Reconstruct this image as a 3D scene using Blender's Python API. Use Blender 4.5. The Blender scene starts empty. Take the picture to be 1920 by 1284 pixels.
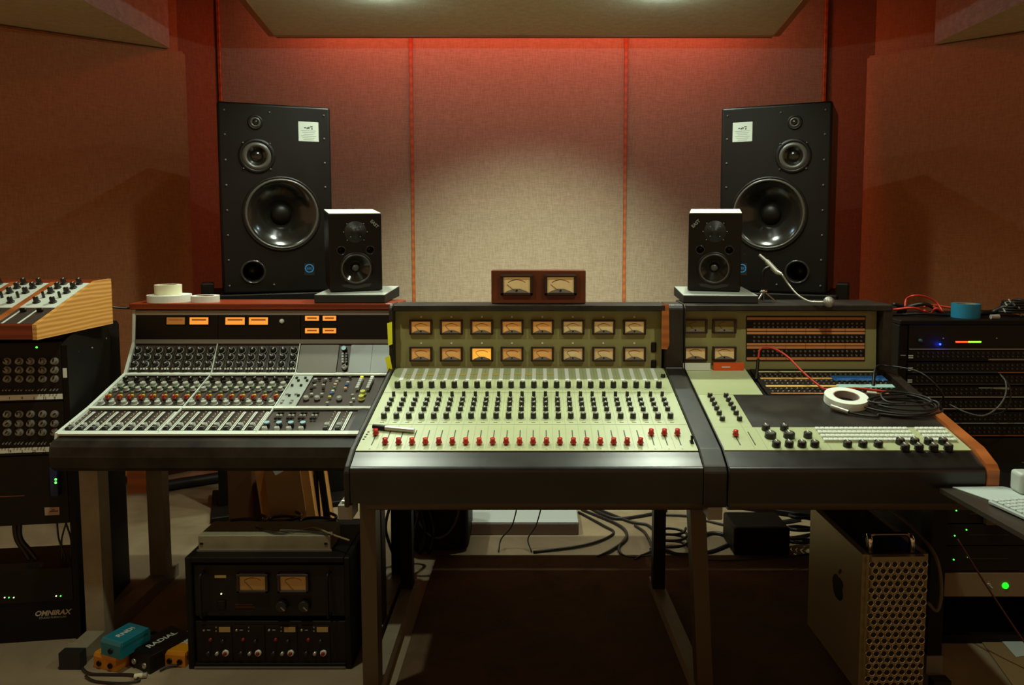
import bpy, bmesh, math, random
from mathutils import Matrix, Vector
random.seed(7)
SC = bpy.context.scene
COL = SC.collection
rad = math.radians

def srgb(h):
    h = h.lstrip('#'); v = [int(h[i:i+2], 16)/255 for i in (0, 2, 4)]
    return tuple((c/12.92 if c <= .04045 else ((c+.055)/1.055)**2.4) for c in v) + (1,)

# ---------------------------------------------------------------- camera
EYE = 1.40; FPX = 1400.0; PITCH = rad(4.5); U0 = 1010.0; V0 = 543.0
cam = bpy.data.cameras.new('camera'); camo = bpy.data.objects.new('camera', cam); COL.objects.link(camo)
cam.sensor_width = 36; cam.lens = FPX/1920*36
cam.shift_x = -(U0-960)/1920; cam.shift_y = (V0-642)/1920
cam.clip_start = .05; cam.clip_end = 60
camo.location = (0, 0, EYE); camo.rotation_euler = (rad(90)-PITCH, 0, 0)
SC.camera = camo
# ---------------------------------------------------------------- colour management
SC.view_settings.view_transform = 'Standard'; SC.view_settings.look = 'None'
SC.view_settings.gamma = 1; SC.view_settings.use_curve_mapping = False
SC.view_settings.exposure = 0.4
# ---------------------------------------------------------------- dim ambient light of the rest of the room
w = bpy.data.worlds.new('world'); SC.world = w; w.use_nodes = True
w.node_tree.nodes['Background'].inputs[0].default_value = srgb('#ffc488')
w.node_tree.nodes['Background'].inputs[1].default_value = .22
# ---------------------------------------------------------------- lamps of the room
CLOUD_Z = 2.5; WALLY = 4.6
def light(name, kind, loc, power, color, parent=None, **kw):
    l = bpy.data.lights.new(name, kind); l.energy = power; l.color = srgb(color)[:3]
    for k, v in kw.items(): setattr(l, k, v)
    o = bpy.data.objects.new(name, l); COL.objects.link(o); o.location = loc
    return o
DOWNLIGHTS = [(-.745, 3.53, 34), (.58, 3.53, 34), (-.80, 2.98, 50), (.64, 2.98, 50), (-.95, 1.8, 42), (.80, 1.8, 38)]
for i, (x, y, p) in enumerate(DOWNLIGHTS):
    o = light('downlight_beam', 'SPOT', (x, y, CLOUD_Z-.045), p, '#f4ffe6', spot_size=rad(126 if y > 3 else 140), spot_blend=1.0, shadow_soft_size=.03)
    o.rotation_euler = (rad(-14 if y > 3 else 0), 0, 0)
    if y > 3: light('downlight_glow', 'POINT', (x, y, CLOUD_Z-.022), 4, '#c8f0ff', shadow_soft_size=.008)
# narrow spot lamp in the middle of the hanging panel, turned to the back wall
o = light('wall_washer_beam', 'SPOT', (0, 2.2, CLOUD_Z-.05), 300, '#e4ffe8', spot_size=rad(56), spot_blend=1.0, shadow_soft_size=.05)
o.rotation_euler = (Vector((-.05, WALLY, .55))-Vector((0, 2.2, CLOUD_Z-.05))).to_track_quat('-Z', 'Y').to_euler()
# red light strip laid along the back edge on top of the hanging ceiling panel
o = light('red_strip_light', 'AREA', (-.08, 4.37, 2.86), 15, '#ff7058', shape='RECTANGLE', size=2.6, size_y=.05)
o.rotation_euler = (rad(16), 0, 0)
for s in (-1, 1):
    o = light('red_side_light', 'AREA', (-.08+s*1.30, 3.4, 2.72), .5, '#ff8060', shape='RECTANGLE', size=.05, size_y=2.0)
    o.rotation_euler = (0, rad(-78)*s, 0)

# ---------------------------------------------------------------- pixels of the photo to points in the room
def ray(u, v):
    a = (u-U0)/FPX; b = (V0-v)/FPX
    return Vector((a, math.cos(PITCH)+b*math.sin(PITCH), -math.sin(PITCH)+b*math.cos(PITCH)))
def atY(u, v, Y):
    d = ray(u, v); t = Y/d.y; return Vector((d.x*t, Y, EYE+d.z*t))
def atZ(u, v, Z):
    d = ray(u, v); t = (Z-EYE)/d.z; return Vector((d.x*t, d.y*t, Z))
def onplane(M, u, v):                      # local x, y on the local xy plane of M
    d = ray(u, v); o = Vector((0, 0, EYE)); n = M.col[2].xyz; p = M.translation
    t = (p-o).dot(n)/d.dot(n); q = M.inverted() @ (o+d*t)
    return q.x, q.y
def slope(ya, za, yb, zb, x=0):            # frame on a tilted face: x across, y up the slope, z out of it
    yv = Vector((0, yb-ya, zb-za)).normalized(); xv = Vector((1, 0, 0)); zv = xv.cross(yv)
    M = Matrix.Identity(4)
    for i, c in enumerate((xv, yv, zv)): M.col[i] = (*c, 0)
    M.col[3] = (x, ya, za, 1)
    return M
def T(x, y, z): return Matrix.Translation((x, y, z))
def RZ(a): return Matrix.Rotation(a, 4, 'Z')
def RX(a): return Matrix.Rotation(a, 4, 'X')
def RY(a): return Matrix.Rotation(a, 4, 'Y')

# ---------------------------------------------------------------- materials
MATS = {}
SPECD = {'black_painted_metal': .25, 'matt_black_wood': .2, 'dark_grey_panel': .25, 'worn_black_leatherette': .3}
def mat(name, color, rough=.5, metal=0.0, kind=None, color2=None, scale=8.0, bump=0.0, spec=.5, emit=0, emit_color=None, stretch=(1, 1, 1), coat=0):
    if name in MATS: return MATS[name]
    m = bpy.data.materials.new(name); m.use_nodes = True; MATS[name] = m; spec = SPECD.get(name, spec)
    nt = m.node_tree; N = nt.nodes; L = nt.links; b = N['Principled BSDF']
    b.inputs['Base Color'].default_value = srgb(color); b.inputs['Roughness'].default_value = rough
    b.inputs['Metallic'].default_value = metal; b.inputs['Specular IOR Level'].default_value = spec
    if coat: b.inputs['Coat Weight'].default_value = coat; b.inputs['Coat Roughness'].default_value = .15
    if emit:
        b.inputs['Emission Color'].default_value = srgb(emit_color or color); b.inputs['Emission Strength'].default_value = emit
    tc = N.new('ShaderNodeTexCoord'); mp = N.new('ShaderNodeMapping'); L.new(tc.outputs['Object'], mp.inputs[0]); mp.inputs['Scale'].default_value = stretch
    def mix(fac, c1, c2):
        r = N.new('ShaderNodeMix'); r.data_type = 'RGBA'; L.new(fac, r.inputs[0]); r.inputs[6].default_value = srgb(c1); r.inputs[7].default_value = srgb(c2)
        L.new(r.outputs[2], b.inputs['Base Color']); return r
    def bumpit(h, s, d=.002):
        q = N.new('ShaderNodeBump'); q.inputs['Strength'].default_value = s; q.inputs['Distance'].default_value = d
        L.new(h, q.inputs['Height']); L.new(q.outputs[0], b.inputs['Normal'])
    if kind == 'noise' or kind is None:
        n = N.new('ShaderNodeTexNoise'); n.inputs['Scale'].default_value = scale; n.inputs['Detail'].default_value = 5; n.inputs['Roughness'].default_value = .6
        L.new(mp.outputs[0], n.inputs['Vector'])
        if color2:
            rp = N.new('ShaderNodeMapRange'); rp.inputs[1].default_value = .35; rp.inputs[2].default_value = .65; L.new(n.outputs[0], rp.inputs[0]); mix(rp.outputs[0], color, color2)
        if bump: bumpit(n.outputs[0], bump)
        rr = N.new('ShaderNodeMapRange'); rr.inputs[3].default_value = max(0, rough-.07); rr.inputs[4].default_value = min(1, rough+.07); L.new(n.outputs[0], rr.inputs[0]); L.new(rr.outputs[0], b.inputs['Roughness'])
    elif kind == 'weave':
        outs = []
        for ax in ((260, 24, 24), (24, 24, 260)):
            mm = N.new('ShaderNodeMapping'); L.new(tc.outputs['Object'], mm.inputs[0]); mm.inputs['Scale'].default_value = ax
            n = N.new('ShaderNodeTexNoise'); n.inputs['Scale'].default_value = 1; n.inputs['Detail'].default_value = 2; L.new(mm.outputs[0], n.inputs['Vector']); outs.append(n.outputs[0])
        a = N.new('ShaderNodeMath'); a.operation = 'ADD'; L.new(outs[0], a.inputs[0]); L.new(outs[1], a.inputs[1])
        rp = N.new('ShaderNodeMapRange'); rp.inputs[1].default_value = .75; rp.inputs[2].default_value = 1.25; L.new(a.outputs[0], rp.inputs[0]); mix(rp.outputs[0], color, color2 or color)
        bumpit(a.outputs[0], bump or .3, .001)
    elif kind == 'wood':
        wv = N.new('ShaderNodeTexWave'); wv.wave_type = 'BANDS'; wv.bands_direction = 'Z'; wv.inputs['Scale'].default_value = scale
        wv.inputs['Distortion'].default_value = 3.5; wv.inputs['Detail'].default_value = 3; wv.inputs['Detail Scale'].default_value = 1.2
        L.new(mp.outputs[0], wv.inputs['Vector']); mix(wv.outputs[0], color, color2 or color)
        if bump: bumpit(wv.outputs[0], bump)
    elif kind == 'concrete':
        n = N.new('ShaderNodeTexNoise'); n.inputs['Scale'].default_value = scale; n.inputs['Detail'].default_value = 10; n.inputs['Roughness'].default_value = .65; n.inputs['Distortion'].default_value = .8
        L.new(mp.outputs[0], n.inputs['Vector'])
        rp = N.new('ShaderNodeMapRange'); rp.inputs[1].default_value = .3; rp.inputs[2].default_value = .7; L.new(n.outputs[0], rp.inputs[0]); mix(rp.outputs[0], color, color2)
        n2 = N.new('ShaderNodeTexNoise'); n2.inputs['Scale'].default_value = 90; L.new(mp.outputs[0], n2.inputs['Vector']); bumpit(n2.outputs[0], bump or .1)
    return m
def glow(name, color, s): return mat(name, color, .4, emit=s)

BLACK = mat('black_painted_metal', '#120d07', .42, bump=.05, scale=300)
BLACKM = mat('matt_black_wood', '#100b06', .55, bump=.1, scale=200)
DARK = mat('dark_grey_panel', '#16110a', .5, color2='#1a140c', scale=30)
LEATHER = mat('worn_black_leatherette', '#1a1510', .45, color2='#332c24', scale=9, bump=.25)
RUBBER = mat('black_rubber', '#14110d', .6)
PLASTIC = mat('black_knob_plastic', '#16110d', .35)
SAGE = mat('pale_sage_enamel', '#b3b98d', .38, color2='#a9b083', scale=5)
SAGEL = mat('pale_sage_line', '#8b9069', .5)
OLIVE = mat('olive_enamel', '#8e8754', .45, color2='#868050', scale=4)
WHITE = mat('white_enamel', '#d6dccd', .45)
SILVER = mat('brushed_silver', '#b9b7aa', .38, metal=.8, stretch=(1, 40, 1), scale=20)
ALU = mat('grey_aluminium', '#8d8a80', .4, metal=.5)
STEEL = mat('painted_grey_steel', '#8b8169', .5, color2='#7d735c', scale=12)
BRONZE = mat('brown_painted_steel', '#4a3a22', .45)
CHROME = mat('polished_chrome', '#d8d8d0', .12, metal=1)
MODULE = mat('brown_grey_module', '#453b32', .45, color2='#3c332b', scale=20)
MODULEG = mat('plain_grey_module', '#757268', .5)
REDK = mat('red_fader_cap', '#c41c17', .3, coat=.3)
REDK2 = mat('orange_red_fader_cap', '#d8321a', .3, coat=.3)
WOOD = mat('golden_pine', '#e0a456', .45, kind='wood', color2='#bc8038', scale=14, stretch=(.25, .25, 1.6))
WOODR = mat('red_brown_wood', '#8a3413', .35, kind='wood', color2='#6c240c', scale=6, stretch=(.3, .3, 2))
WOODO = mat('orange_wood_edge', '#b56530', .4, kind='wood', color2='#9a5222', scale=10, stretch=(.5, .5, 1))
WALNUT = mat('dark_red_walnut', '#6c2f12', .4, kind='wood', color2='#57230c', scale=5, stretch=(1, 1, .4))
TAPEW = mat('white_paper_tape', '#dfe3d6', .7, bump=.05, scale=80)
TAPEC = mat('cream_masking_tape', '#dcd7b4', .75)
YELLOW = mat('yellow_tape', '#f0ee22', .6)
ORANGE = mat('orange_label', '#e2571b', .6)
JACK = mat('jack_socket_metal', '#7a7468', .3, metal=.9)
STRIP = mat('peach_label_strip', '#c9814a', .6)
STRIPY = mat('straw_label_strip', '#d3a659', .6)
REDCABLE = mat('red_cable_rubber', '#c8361f', .45)
CABLE = mat('black_cable_rubber', '#1c1a17', .45)
CABLEG = mat('grey_cable_rubber', '#55524b', .45)
LEDG = glow('green_led', '#4dff4a', 2.2)
LEDW = glow('pale_led', '#e8f0b8', 1.6)
LEDR = glow('red_led', '#ff4a20', 1.6)
METERGLOW = glow('amber_lit_window', '#ff9a3c', .55)

# ---------------------------------------------------------------- mesh building
W = {}
class MB:
    def __init__(s): s.bm = bmesh.new()
    def _tag(s, new, m, smooth):
        for f in new: f.material_index = m; f.smooth = smooth
    def box(s, c, d, M=None, bev=0, m=0, seg=1):
        n0 = set(s.bm.faces) if bev else None
        q = (M or Matrix.Identity(4)) @ T(*c) @ Matrix.Diagonal((*d, 1))
        vs = [s.bm.verts.new(q @ Vector((x, y, z))) for x in (-.5, .5) for y in (-.5, .5) for z in (-.5, .5)]
        fs = [s.bm.faces.new([vs[i] for i in f]) for f in ((0, 1, 3, 2), (4, 6, 7, 5), (0, 4, 5, 1), (2, 3, 7, 6), (0, 2, 6, 4), (1, 5, 7, 3))]
        s._tag(fs, m, False)
        if bev:
            es = list({e for f in fs for e in f.edges})
            r = bmesh.ops.bevel(s.bm, geom=es, offset=bev, segments=seg, affect='EDGES', profile=.5)
            s._tag(r['faces'], m, seg > 1)
        return s
    def span(s, a, b, M=None, bev=0, m=0, seg=1):
        c = [(p+q)/2 for p, q in zip(a, b)]; d = [abs(q-p) for p, q in zip(a, b)]
        return s.box(c, d, M, bev, m, seg)
    def lathe(s, prof, M=None, seg=16, m=0, smooth=True, closed=False):
        M = M or Matrix.Identity(4); rings = []
        for r, z in prof:
            if r < 1e-6: rings.append([s.bm.verts.new(M @ Vector((0, 0, z)))])
            else: rings.append([s.bm.verts.new(M @ Vector((r*math.cos(2*math.pi*k/seg), r*math.sin(2*math.pi*k/seg), z))) for k in range(seg)])
        fs = []
        pairs = list(zip(rings, rings[1:])) + ([(rings[-1], rings[0])] if closed else [])
        for A, B in pairs:
            for k in range(seg):
                a = [A[k % len(A)], A[(k+1) % len(A)]] if len(A) > 1 else [A[0]]
                b = [B[(k+1) % len(B)], B[k % len(B)]] if len(B) > 1 else [B[0]]
                if len(a)+len(b) >= 3:
                    try: fs.append(s.bm.faces.new(a+b))
                    except ValueError: pass
        s._tag(fs, m, smooth); return s
    def cyl(s, p0, p1, r0, r1=None, seg=12, m=0, smooth=True, M=None):
        p0 = Vector(p0); p1 = Vector(p1); r1 = r0 if r1 is None else r1
        d = p1-p0; q = d.to_track_quat('Z', 'Y').to_matrix().to_4x4(); A = (M or Matrix.Identity(4)) @ Matrix.Translation(p0) @ q
        h = d.length
        s.lathe([(0, 0), (r0, 0)], A, seg, m, False); s.lathe([(r0, 0), (r1, h)], A, seg, m, smooth); s.lathe([(r1, h), (0, h)], A, seg, m, False)
        return s
    def tube(s, pts, r, seg=8, m=0, sub=6, M=None, cap=True):
        P = [Vector(p) for p in pts]; out = []
        if sub > 1 and len(P) > 2:
            Q = [P[0]*2-P[1]]+P+[P[-1]*2-P[-2]]
            for i in range(1, len(Q)-2):
                for k in range(sub):
                    t = k/sub; a, b, c, d = Q[i-1:i+3]
                    out.append(.5*((2*b)+(c-a)*t+(2*a-5*b+4*c-d)*t*t+(3*b-a-3*c+d)*t**3))
            out.append(P[-1])
        else: out = P
        nrm = None; rings = []
        for i, p in enumerate(out):
            t = (out[min(i+1, len(out)-1)]-out[max(i-1, 0)])
            t = t.normalized() if t.length > 1e-9 else Vector((0, 0, 1))
            if nrm is None: nrm = t.orthogonal().normalized()
            nrm = (nrm-t*nrm.dot(t)); nrm = nrm.normalized() if nrm.length > 1e-6 else t.orthogonal().normalized()
            b = t.cross(nrm)
            rings.append([s.bm.verts.new((M or Matrix.Identity(4)) @ (p+r*(math.cos(2*math.pi*k/seg)*nrm+math.sin(2*math.pi*k/seg)*b))) for k in range(seg)])
        fs = []
        for A, B in zip(rings, rings[1:]):
            for k in range(seg): fs.append(s.bm.faces.new((A[k], A[(k+1) % seg], B[(k+1) % seg], B[k])))
        if cap: fs.append(s.bm.faces.new(rings[0][::-1])); fs.append(s.bm.faces.new(rings[-1]))
        s._tag(fs, m, True); return s
    def prism(s, pts, off, M=None, m=0):                 # polygon of 3D points extruded along off
        M = M or Matrix.Identity(4); off = Vector(off)
        a = [s.bm.verts.new(M @ Vector(p)) for p in pts]; b = [s.bm.verts.new(M @ (Vector(p)+off)) for p in pts]
        fs = [s.bm.faces.new(a[::-1]), s.bm.faces.new(b)]
        n = len(a)
        for i in range(n): fs.append(s.bm.faces.new((a[i], a[(i+1) % n], b[(i+1) % n], b[i])))
        s._tag(fs, m, False); return s
    def profX(s, yz, x0, x1, m=0, M=None):               # side profile (y, z) run across x
        return s.prism([(x0, y, z) for y, z in yz], (x1-x0, 0, 0), M, m)
    def text(s, txt, size, M, m=0, depth=.0004, align='CENTER', shear=0, bold=0):
        cu = bpy.data.curves.new('t', 'FONT'); cu.body = txt; cu.size = size; cu.extrude = depth; cu.align_x = align; cu.align_y = 'CENTER'; cu.shear = shear; cu.offset = bold
        cu.resolution_u = 3
        o = bpy.data.objects.new('t', cu); COL.objects.link(o)
        bpy.context.view_layer.update()
        me = bpy.data.meshes.new_from_object(o.evaluated_get(bpy.context.evaluated_depsgraph_get()))
        me.transform(M); n0 = len(s.bm.faces); s.bm.from_mesh(me); s.bm.faces.ensure_lookup_table()
        for f in s.bm.faces[n0:]: f.material_index = m
        bpy.data.objects.remove(o); bpy.data.curves.remove(cu); bpy.data.meshes.remove(me); return s
    def mesh(s, name, mats, M=None):
        bmesh.ops.recalc_face_normals(s.bm, faces=s.bm.faces)
        me = bpy.data.meshes.new(name)
        if M is not None: bmesh.ops.transform(s.bm, matrix=M, verts=s.bm.verts)
        s.bm.to_mesh(me); s.bm.free()
        for q in (mats if isinstance(mats, (list, tuple)) else [mats]): me.materials.append(q)
        return me
    def build(s, name, mats, parent=None, local=False):  # vertices are given in room coordinates unless local
        inv = None if (parent is None or local) else W[parent].inverted()
        if parent is None and not local:
            # give a free-standing object its origin at the middle of its base
            xs = [v.co for v in s.bm.verts]
            o = Vector(((min(c.x for c in xs)+max(c.x for c in xs))/2, (min(c.y for c in xs)+max(c.y for c in xs))/2, min(c.z for c in xs)))
            me = s.mesh(name, mats, Matrix.Translation(-o)); ob = bpy.data.objects.new(name, me); COL.objects.link(ob); ob.location = o; W[ob] = Matrix.Translation(o)
            return ob
        me = s.mesh(name, mats, inv); ob = bpy.data.objects.new(name, me); COL.objects.link(ob)
        if parent is not None: ob.parent = parent; W[ob] = W[parent].copy()
        else: W[ob] = Matrix.Identity(4)
        return ob
def put(mesh, name, parent, M):                          # an instance-sharing copy of a part, at room matrix M
    o = bpy.data.objects.new(name, mesh); COL.objects.link(o); o.parent = parent
    o.matrix_local = W[parent].inverted() @ M; W[o] = M.copy(); return o
def thing(name, label, cat, loc=(0, 0, 0), rotz=0, group=None):
    o = bpy.data.objects.new(name, None); COL.objects.link(o); o.empty_display_size = .1
    o.location = loc; o.rotation_euler = (0, 0, rotz); W[o] = T(*loc) @ RZ(rotz)
    o['label'] = label; o['category'] = cat
    if group: o['group'] = group
    return o
def tag(o, label, cat, group=None, kind=None):
    o['label'] = label; o['category'] = cat
    if group: o['group'] = group
    if kind: o['kind'] = kind
    return o
def cut(ob, mb):                                        # cut closed shapes (in room coordinates) out of a mesh part
    me = mb.mesh('cutter', [], None); co = bpy.data.objects.new('cutter', me); COL.objects.link(co)
    md = ob.modifiers.new('cut', 'BOOLEAN'); md.object = co; md.operation = 'DIFFERENCE'; md.solver = 'EXACT'
    bpy.context.view_layer.update()
    nm = bpy.data.meshes.new_from_object(ob.evaluated_get(bpy.context.evaluated_depsgraph_get()))
    ob.modifiers.clear(); old = ob.data; ob.data = nm; bpy.data.meshes.remove(old); bpy.data.objects.remove(co); bpy.data.meshes.remove(me)
def struct(o): o['kind'] = 'structure'; return o
def lab(o, t): o['label'] = t; return o
# ================================================================= the room
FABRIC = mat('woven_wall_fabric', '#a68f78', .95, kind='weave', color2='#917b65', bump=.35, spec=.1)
FABRICB = mat('reddish_lit_wall_fabric', '#b57a52', .95, kind='weave', color2='#a36b46', bump=.35, spec=.1)  # reddish light on the side panels is put into this fabric colour
FABRICD = mat('dimmed_wall_fabric', '#83563a', .95, kind='weave', color2='#744a31', bump=.35, spec=.1)  # darker copy of the side fabric, dimness of the recess walls in its colour
CLOTH = mat('olive_ceiling_fabric', '#d6c8a0', .95, kind='weave', color2='#c6b890', bump=.25, spec=.1)
TRIMW = mat('orange_wood_trim', '#b35a1e', .5, kind='wood', color2='#9a4816', scale=6)
CONC = mat('blotchy_concrete', '#a08d6e', .6, kind='concrete', color2='#7c6a50', scale=2.2)
PLASTER = mat('dark_plaster', '#4a3a2c', .9)
WY = 4.60; WX0 = atY(418, 300, WY).x; WX1 = atY(1541, 300, WY).x; CH = 3.05
struct(MB().span((-4, -1.5, -.05), (4, 5.2, 0)).build('floor', CONC))
struct(MB().span((-4, -1.5, CH), (4, 5.2, CH+.05)).build('ceiling', PLASTER))
struct(MB().span((-4, WY+.03, 0), (4, WY+.13, CH)).build('wall_back', PLASTER))
t1 = atY(773, 300, WY).x; t2 = atY(1172, 300, WY).x
for i, (a, b) in enumerate(((WX0, t1), (t1, t2), (t2, WX1))):
    o = MB().span((a+.006, WY, .002), (b-.006, WY+.03, CH-.002), bev=.004).build('fabric_wall_panel', FABRIC)
    tag(o, ['tall beige fabric wall panel behind the left big loudspeaker', 'tall beige fabric wall panel in the middle, behind the meter box', 'tall beige fabric wall panel behind the right big loudspeaker'][i], 'wall panel', 'back wall fabric panels')
for i, x in enumerate((WX0, t1, t2, WX1)):
    struct(MB().span((x-.009, WY-.012, .002), (x+.009, WY+.02, CH-.002), bev=.002).build('trim_%d' % (i+1), TRIMW))
# flared side walls and thick angled acoustic panels
ZB = 2.40
def qwall(name, p, q, z0, z1, t, m, side):
    d = (Vector(q)-Vector(p)); n = Vector((-d.y, d.x)).normalized()*t*side
    pts = [(*p, z0), (*q, z0), (q[0]+n.x, q[1]+n.y, z0), (p[0]+n.x, p[1]+n.y, z0)]
    return MB().prism(pts, (0, 0, z1-z0)).build(name, m)
pl_ = atZ(348, 95, ZB); pl0 = atZ(0, 44, ZB); pr_ = atZ(1625, 103, ZB); pr0 = atZ(1920, 57, ZB)
def ext(a, b, k): return (a.x+(b.x-a.x)*k, a.y+(b.y-a.y)*k)
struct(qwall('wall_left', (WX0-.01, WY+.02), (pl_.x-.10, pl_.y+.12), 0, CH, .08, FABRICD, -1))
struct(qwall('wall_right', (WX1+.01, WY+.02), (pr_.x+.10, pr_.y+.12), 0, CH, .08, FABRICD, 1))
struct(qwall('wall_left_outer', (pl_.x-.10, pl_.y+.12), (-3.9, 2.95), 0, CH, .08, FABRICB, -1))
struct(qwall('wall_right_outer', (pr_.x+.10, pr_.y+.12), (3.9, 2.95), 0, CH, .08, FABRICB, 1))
def apanel(a, b, lbl, side):
    q = ext(a, b, 2.2); p = (a.x, a.y)
    d = Vector((q[0]-p[0], q[1]-p[1])); n = Vector((-d.y, d.x)).normalized()*.07*side
    m = MB(); m.prism([(*p, .05), (*q, .05), (q[0]+n.x, q[1]+n.y, .05), (p[0]+n.x, p[1]+n.y, .05)], (0, 0, ZB-.055))
    bmesh.ops.bevel(m.bm, geom=list(m.bm.edges), offset=.012, segments=3, affect='EDGES')
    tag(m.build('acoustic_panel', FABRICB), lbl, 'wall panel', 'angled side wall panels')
apanel(pl_, pl0, 'big fabric panel on the left side wall, reddish light in its colour', -1)
apanel(pr_, pr0, 'big fabric panel on the right side wall, reddish light in its colour', 1)
# lowered ceiling boxes above the side panels
for s, inner, far in ((-1, atZ(155, 0, ZB), atZ(318, 90, ZB)), (1, atZ(1900, 12, ZB), atZ(1752, 82, ZB))):
    d = (inner-far); e = far+d*2.6; X = 3.9*s
    back = far+Vector((.06*s, .2, 0))
    m = MB().prism([(far.x, far.y, ZB), (e.x, e.y, ZB), (X, e.y, ZB), (X, far.y, ZB), (far.x+.12*s, far.y+.12, ZB)], (0, 0, CH-ZB-.001))
    for f in m.bm.faces:
        f.normal_update()
        if abs(f.normal.z) > .9: f.material_index = 1
    struct(m.build('ceiling_bulkhead_left' if s < 0 else 'ceiling_bulkhead_right', [FABRIC, CLOTH]))
# hanging ceiling panel
a = atZ(515, 66, CLOUD_Z); b = atZ(1450, 66, CLOUD_Z); c = atZ(463, 0, CLOUD_Z); d = atZ(1503, 0, CLOUD_Z)
k = 4.0
poly = [a, b, b+(d-b)*k, a+(c-a)*k]
poly[2].y = poly[3].y = min(poly[2].y, poly[3].y)
cl = thing('hanging_ceiling_panel', 'large pale fabric ceiling panel with thin brown wooden edge, hanging above the desks', 'ceiling panel', (0, (a.y+poly[2].y)/2, CLOUD_Z))
MB().prism([(p.x, p.y, CLOUD_Z) for p in poly], (0, 0, .07)).build('fabric_surface', CLOTH, cl)
m = MB()
for p, q in zip(poly, poly[1:]+poly[:1]):
    dd = (q-p); n = Vector((-dd.y, dd.x, 0)).normalized()*-.034
    ct = Vector((sum(z.x for z in poly)/4, sum(z.y for z in poly)/4, CLOUD_Z))
    if n.dot(ct-p) > 0: n = -n
    m.prism([p+Vector((0, 0, -.008)), q+Vector((0, 0, -.008)), q+n+Vector((0, 0, -.008)), p+n+Vector((0, 0, -.008))], (0, 0, .085))
m.build('wood_edge', mat('brown_edge_wood', '#a0662c', .5, kind='wood', color2='#8a5424', scale=5), cl)
m = MB()
for (x, y) in ((-1.1, 3.9), (1.0, 3.9), (-1.1, 2.2), (1.0, 2.2)): m.cyl((x, y, CLOUD_Z+.07), (x, y, CH), .004, seg=6)
m.build('hanging_wire', BLACK, cl)
LENS = glow('lit_lamp_lens', '#e6fff6', 9)
NM = ['back left', 'back right', 'middle left', 'middle right', 'front left', 'front right']
for i, (x, y, p) in enumerate(DOWNLIGHTS):
    t = thing('downlight', 'small round white downlight, %s one of six in the hanging ceiling panel' % NM[i], 'ceiling light', (x, y, CLOUD_Z), 0, 'downlights')
    MB().lathe([(.045, 0), (.05, -.002), (.05, -.010), (.034, -.012), (.030, -.004), (.03, 0)], T(x, y, CLOUD_Z-.001), 24).build('rim', WHITE, t)
    MB().lathe([(.026, -.004), (.024, -.010), (0, -.012)], T(x, y, CLOUD_Z-.001), 20).build('lens', LENS, t)
# rug
rp = [atZ(705, 1045, 0), atZ(1500, 1045, 0)]
RUG = mat('worn_dark_brown_rug', '#634a2c', .95, kind='concrete', color2='#46331f', scale=5, bump=.5)
tag(MB().span((-.44, 1.3, 0), (1.18, 3.12, .008), bev=.003).build('rug', RUG), 'worn dark brown rug on the floor beneath the middle desk', 'rug')
tag(MB().tube([(-2.06, 3.9, .03), (-1.9, 4.0, .03), (-1.6, 4.15, .03), (-1.1, 4.2, .03), (-.9, 4.1, .03)], .03).build('thick_cable', CABLE), 'thick black cable running along the foot of the left back wall', 'cable')
# ================================================================= shared control pieces
def knob_mesh(name, r, h, mats=None, cap=None, line=True, skirt=0, seg=12):
    m = MB()
    if skirt: m.lathe([(0, 0), (r*skirt, 0), (r*skirt, h*.18), (r, h*.25)], None, seg)
    m.lathe([(0, 0), (r, 0), (r*.96, h*.9), (r*.86, h), (0, h)], None, seg, 0, False)
    if cap is not None: m.lathe([(r*.62, h), (r*.6, h+.0008), (0, h+.0008)], None, seg, 1, False)
    if line: m.box((0, r*.45, h+.0006), (r*.22, r*.9, .001), None, 0, 2 if cap is not None else 1)
    return m.mesh(name, mats or [PLASTIC, WHITE, WHITE])
def many(parent, name, mesh, mats_list, limit=100):
    M2 = sorted(mats_list, key=lambda M: (M.translation-Vector((0, 0, EYE))).length)
    for M in M2[:limit]: put(mesh, name, parent, M)
    rest = M2[limit:]
    if rest:
        b = bmesh.new(); inv = W[parent].inverted()
        for M in rest:
            t = mesh.copy(); t.transform(inv @ M); b.from_mesh(t); bpy.data.meshes.remove(t)
        me = bpy.data.meshes.new(name+'s'); b.to_mesh(me); b.free()
        for q in mesh.materials: me.materials.append(q)
        o = bpy.data.objects.new(name+'s', me); COL.objects.link(o); o.parent = parent; W[o] = W[parent].copy(); o['kind'] = 'stuff'
def lin(a, b, n): return [a+(b-a)*i/(n-1) for i in range(n)]
METERCREAM = mat('cream_meter_card', '#cfc596', .5, color2='#c4b886', scale=30, emit=.10, emit_color='#ffb060')
METERAMB = mat('amber_meter_card', '#d0a868', .5, emit=.13, emit_color='#ff9a40')
METERLIT = mat('brightly_lit_meter_card', '#e0b050', .5, emit=.6, emit_color='#ffa838')
METERDIM = mat('unlit_meter_card', '#7c6c34', .5)
FRAME = mat('dark_brown_meter_frame', '#2a1c14', .4)
MARK = mat('printed_dark_mark', '#3a3424', .6)
MRED = mat('printed_red_arc', '#a04a20', .6)
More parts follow.
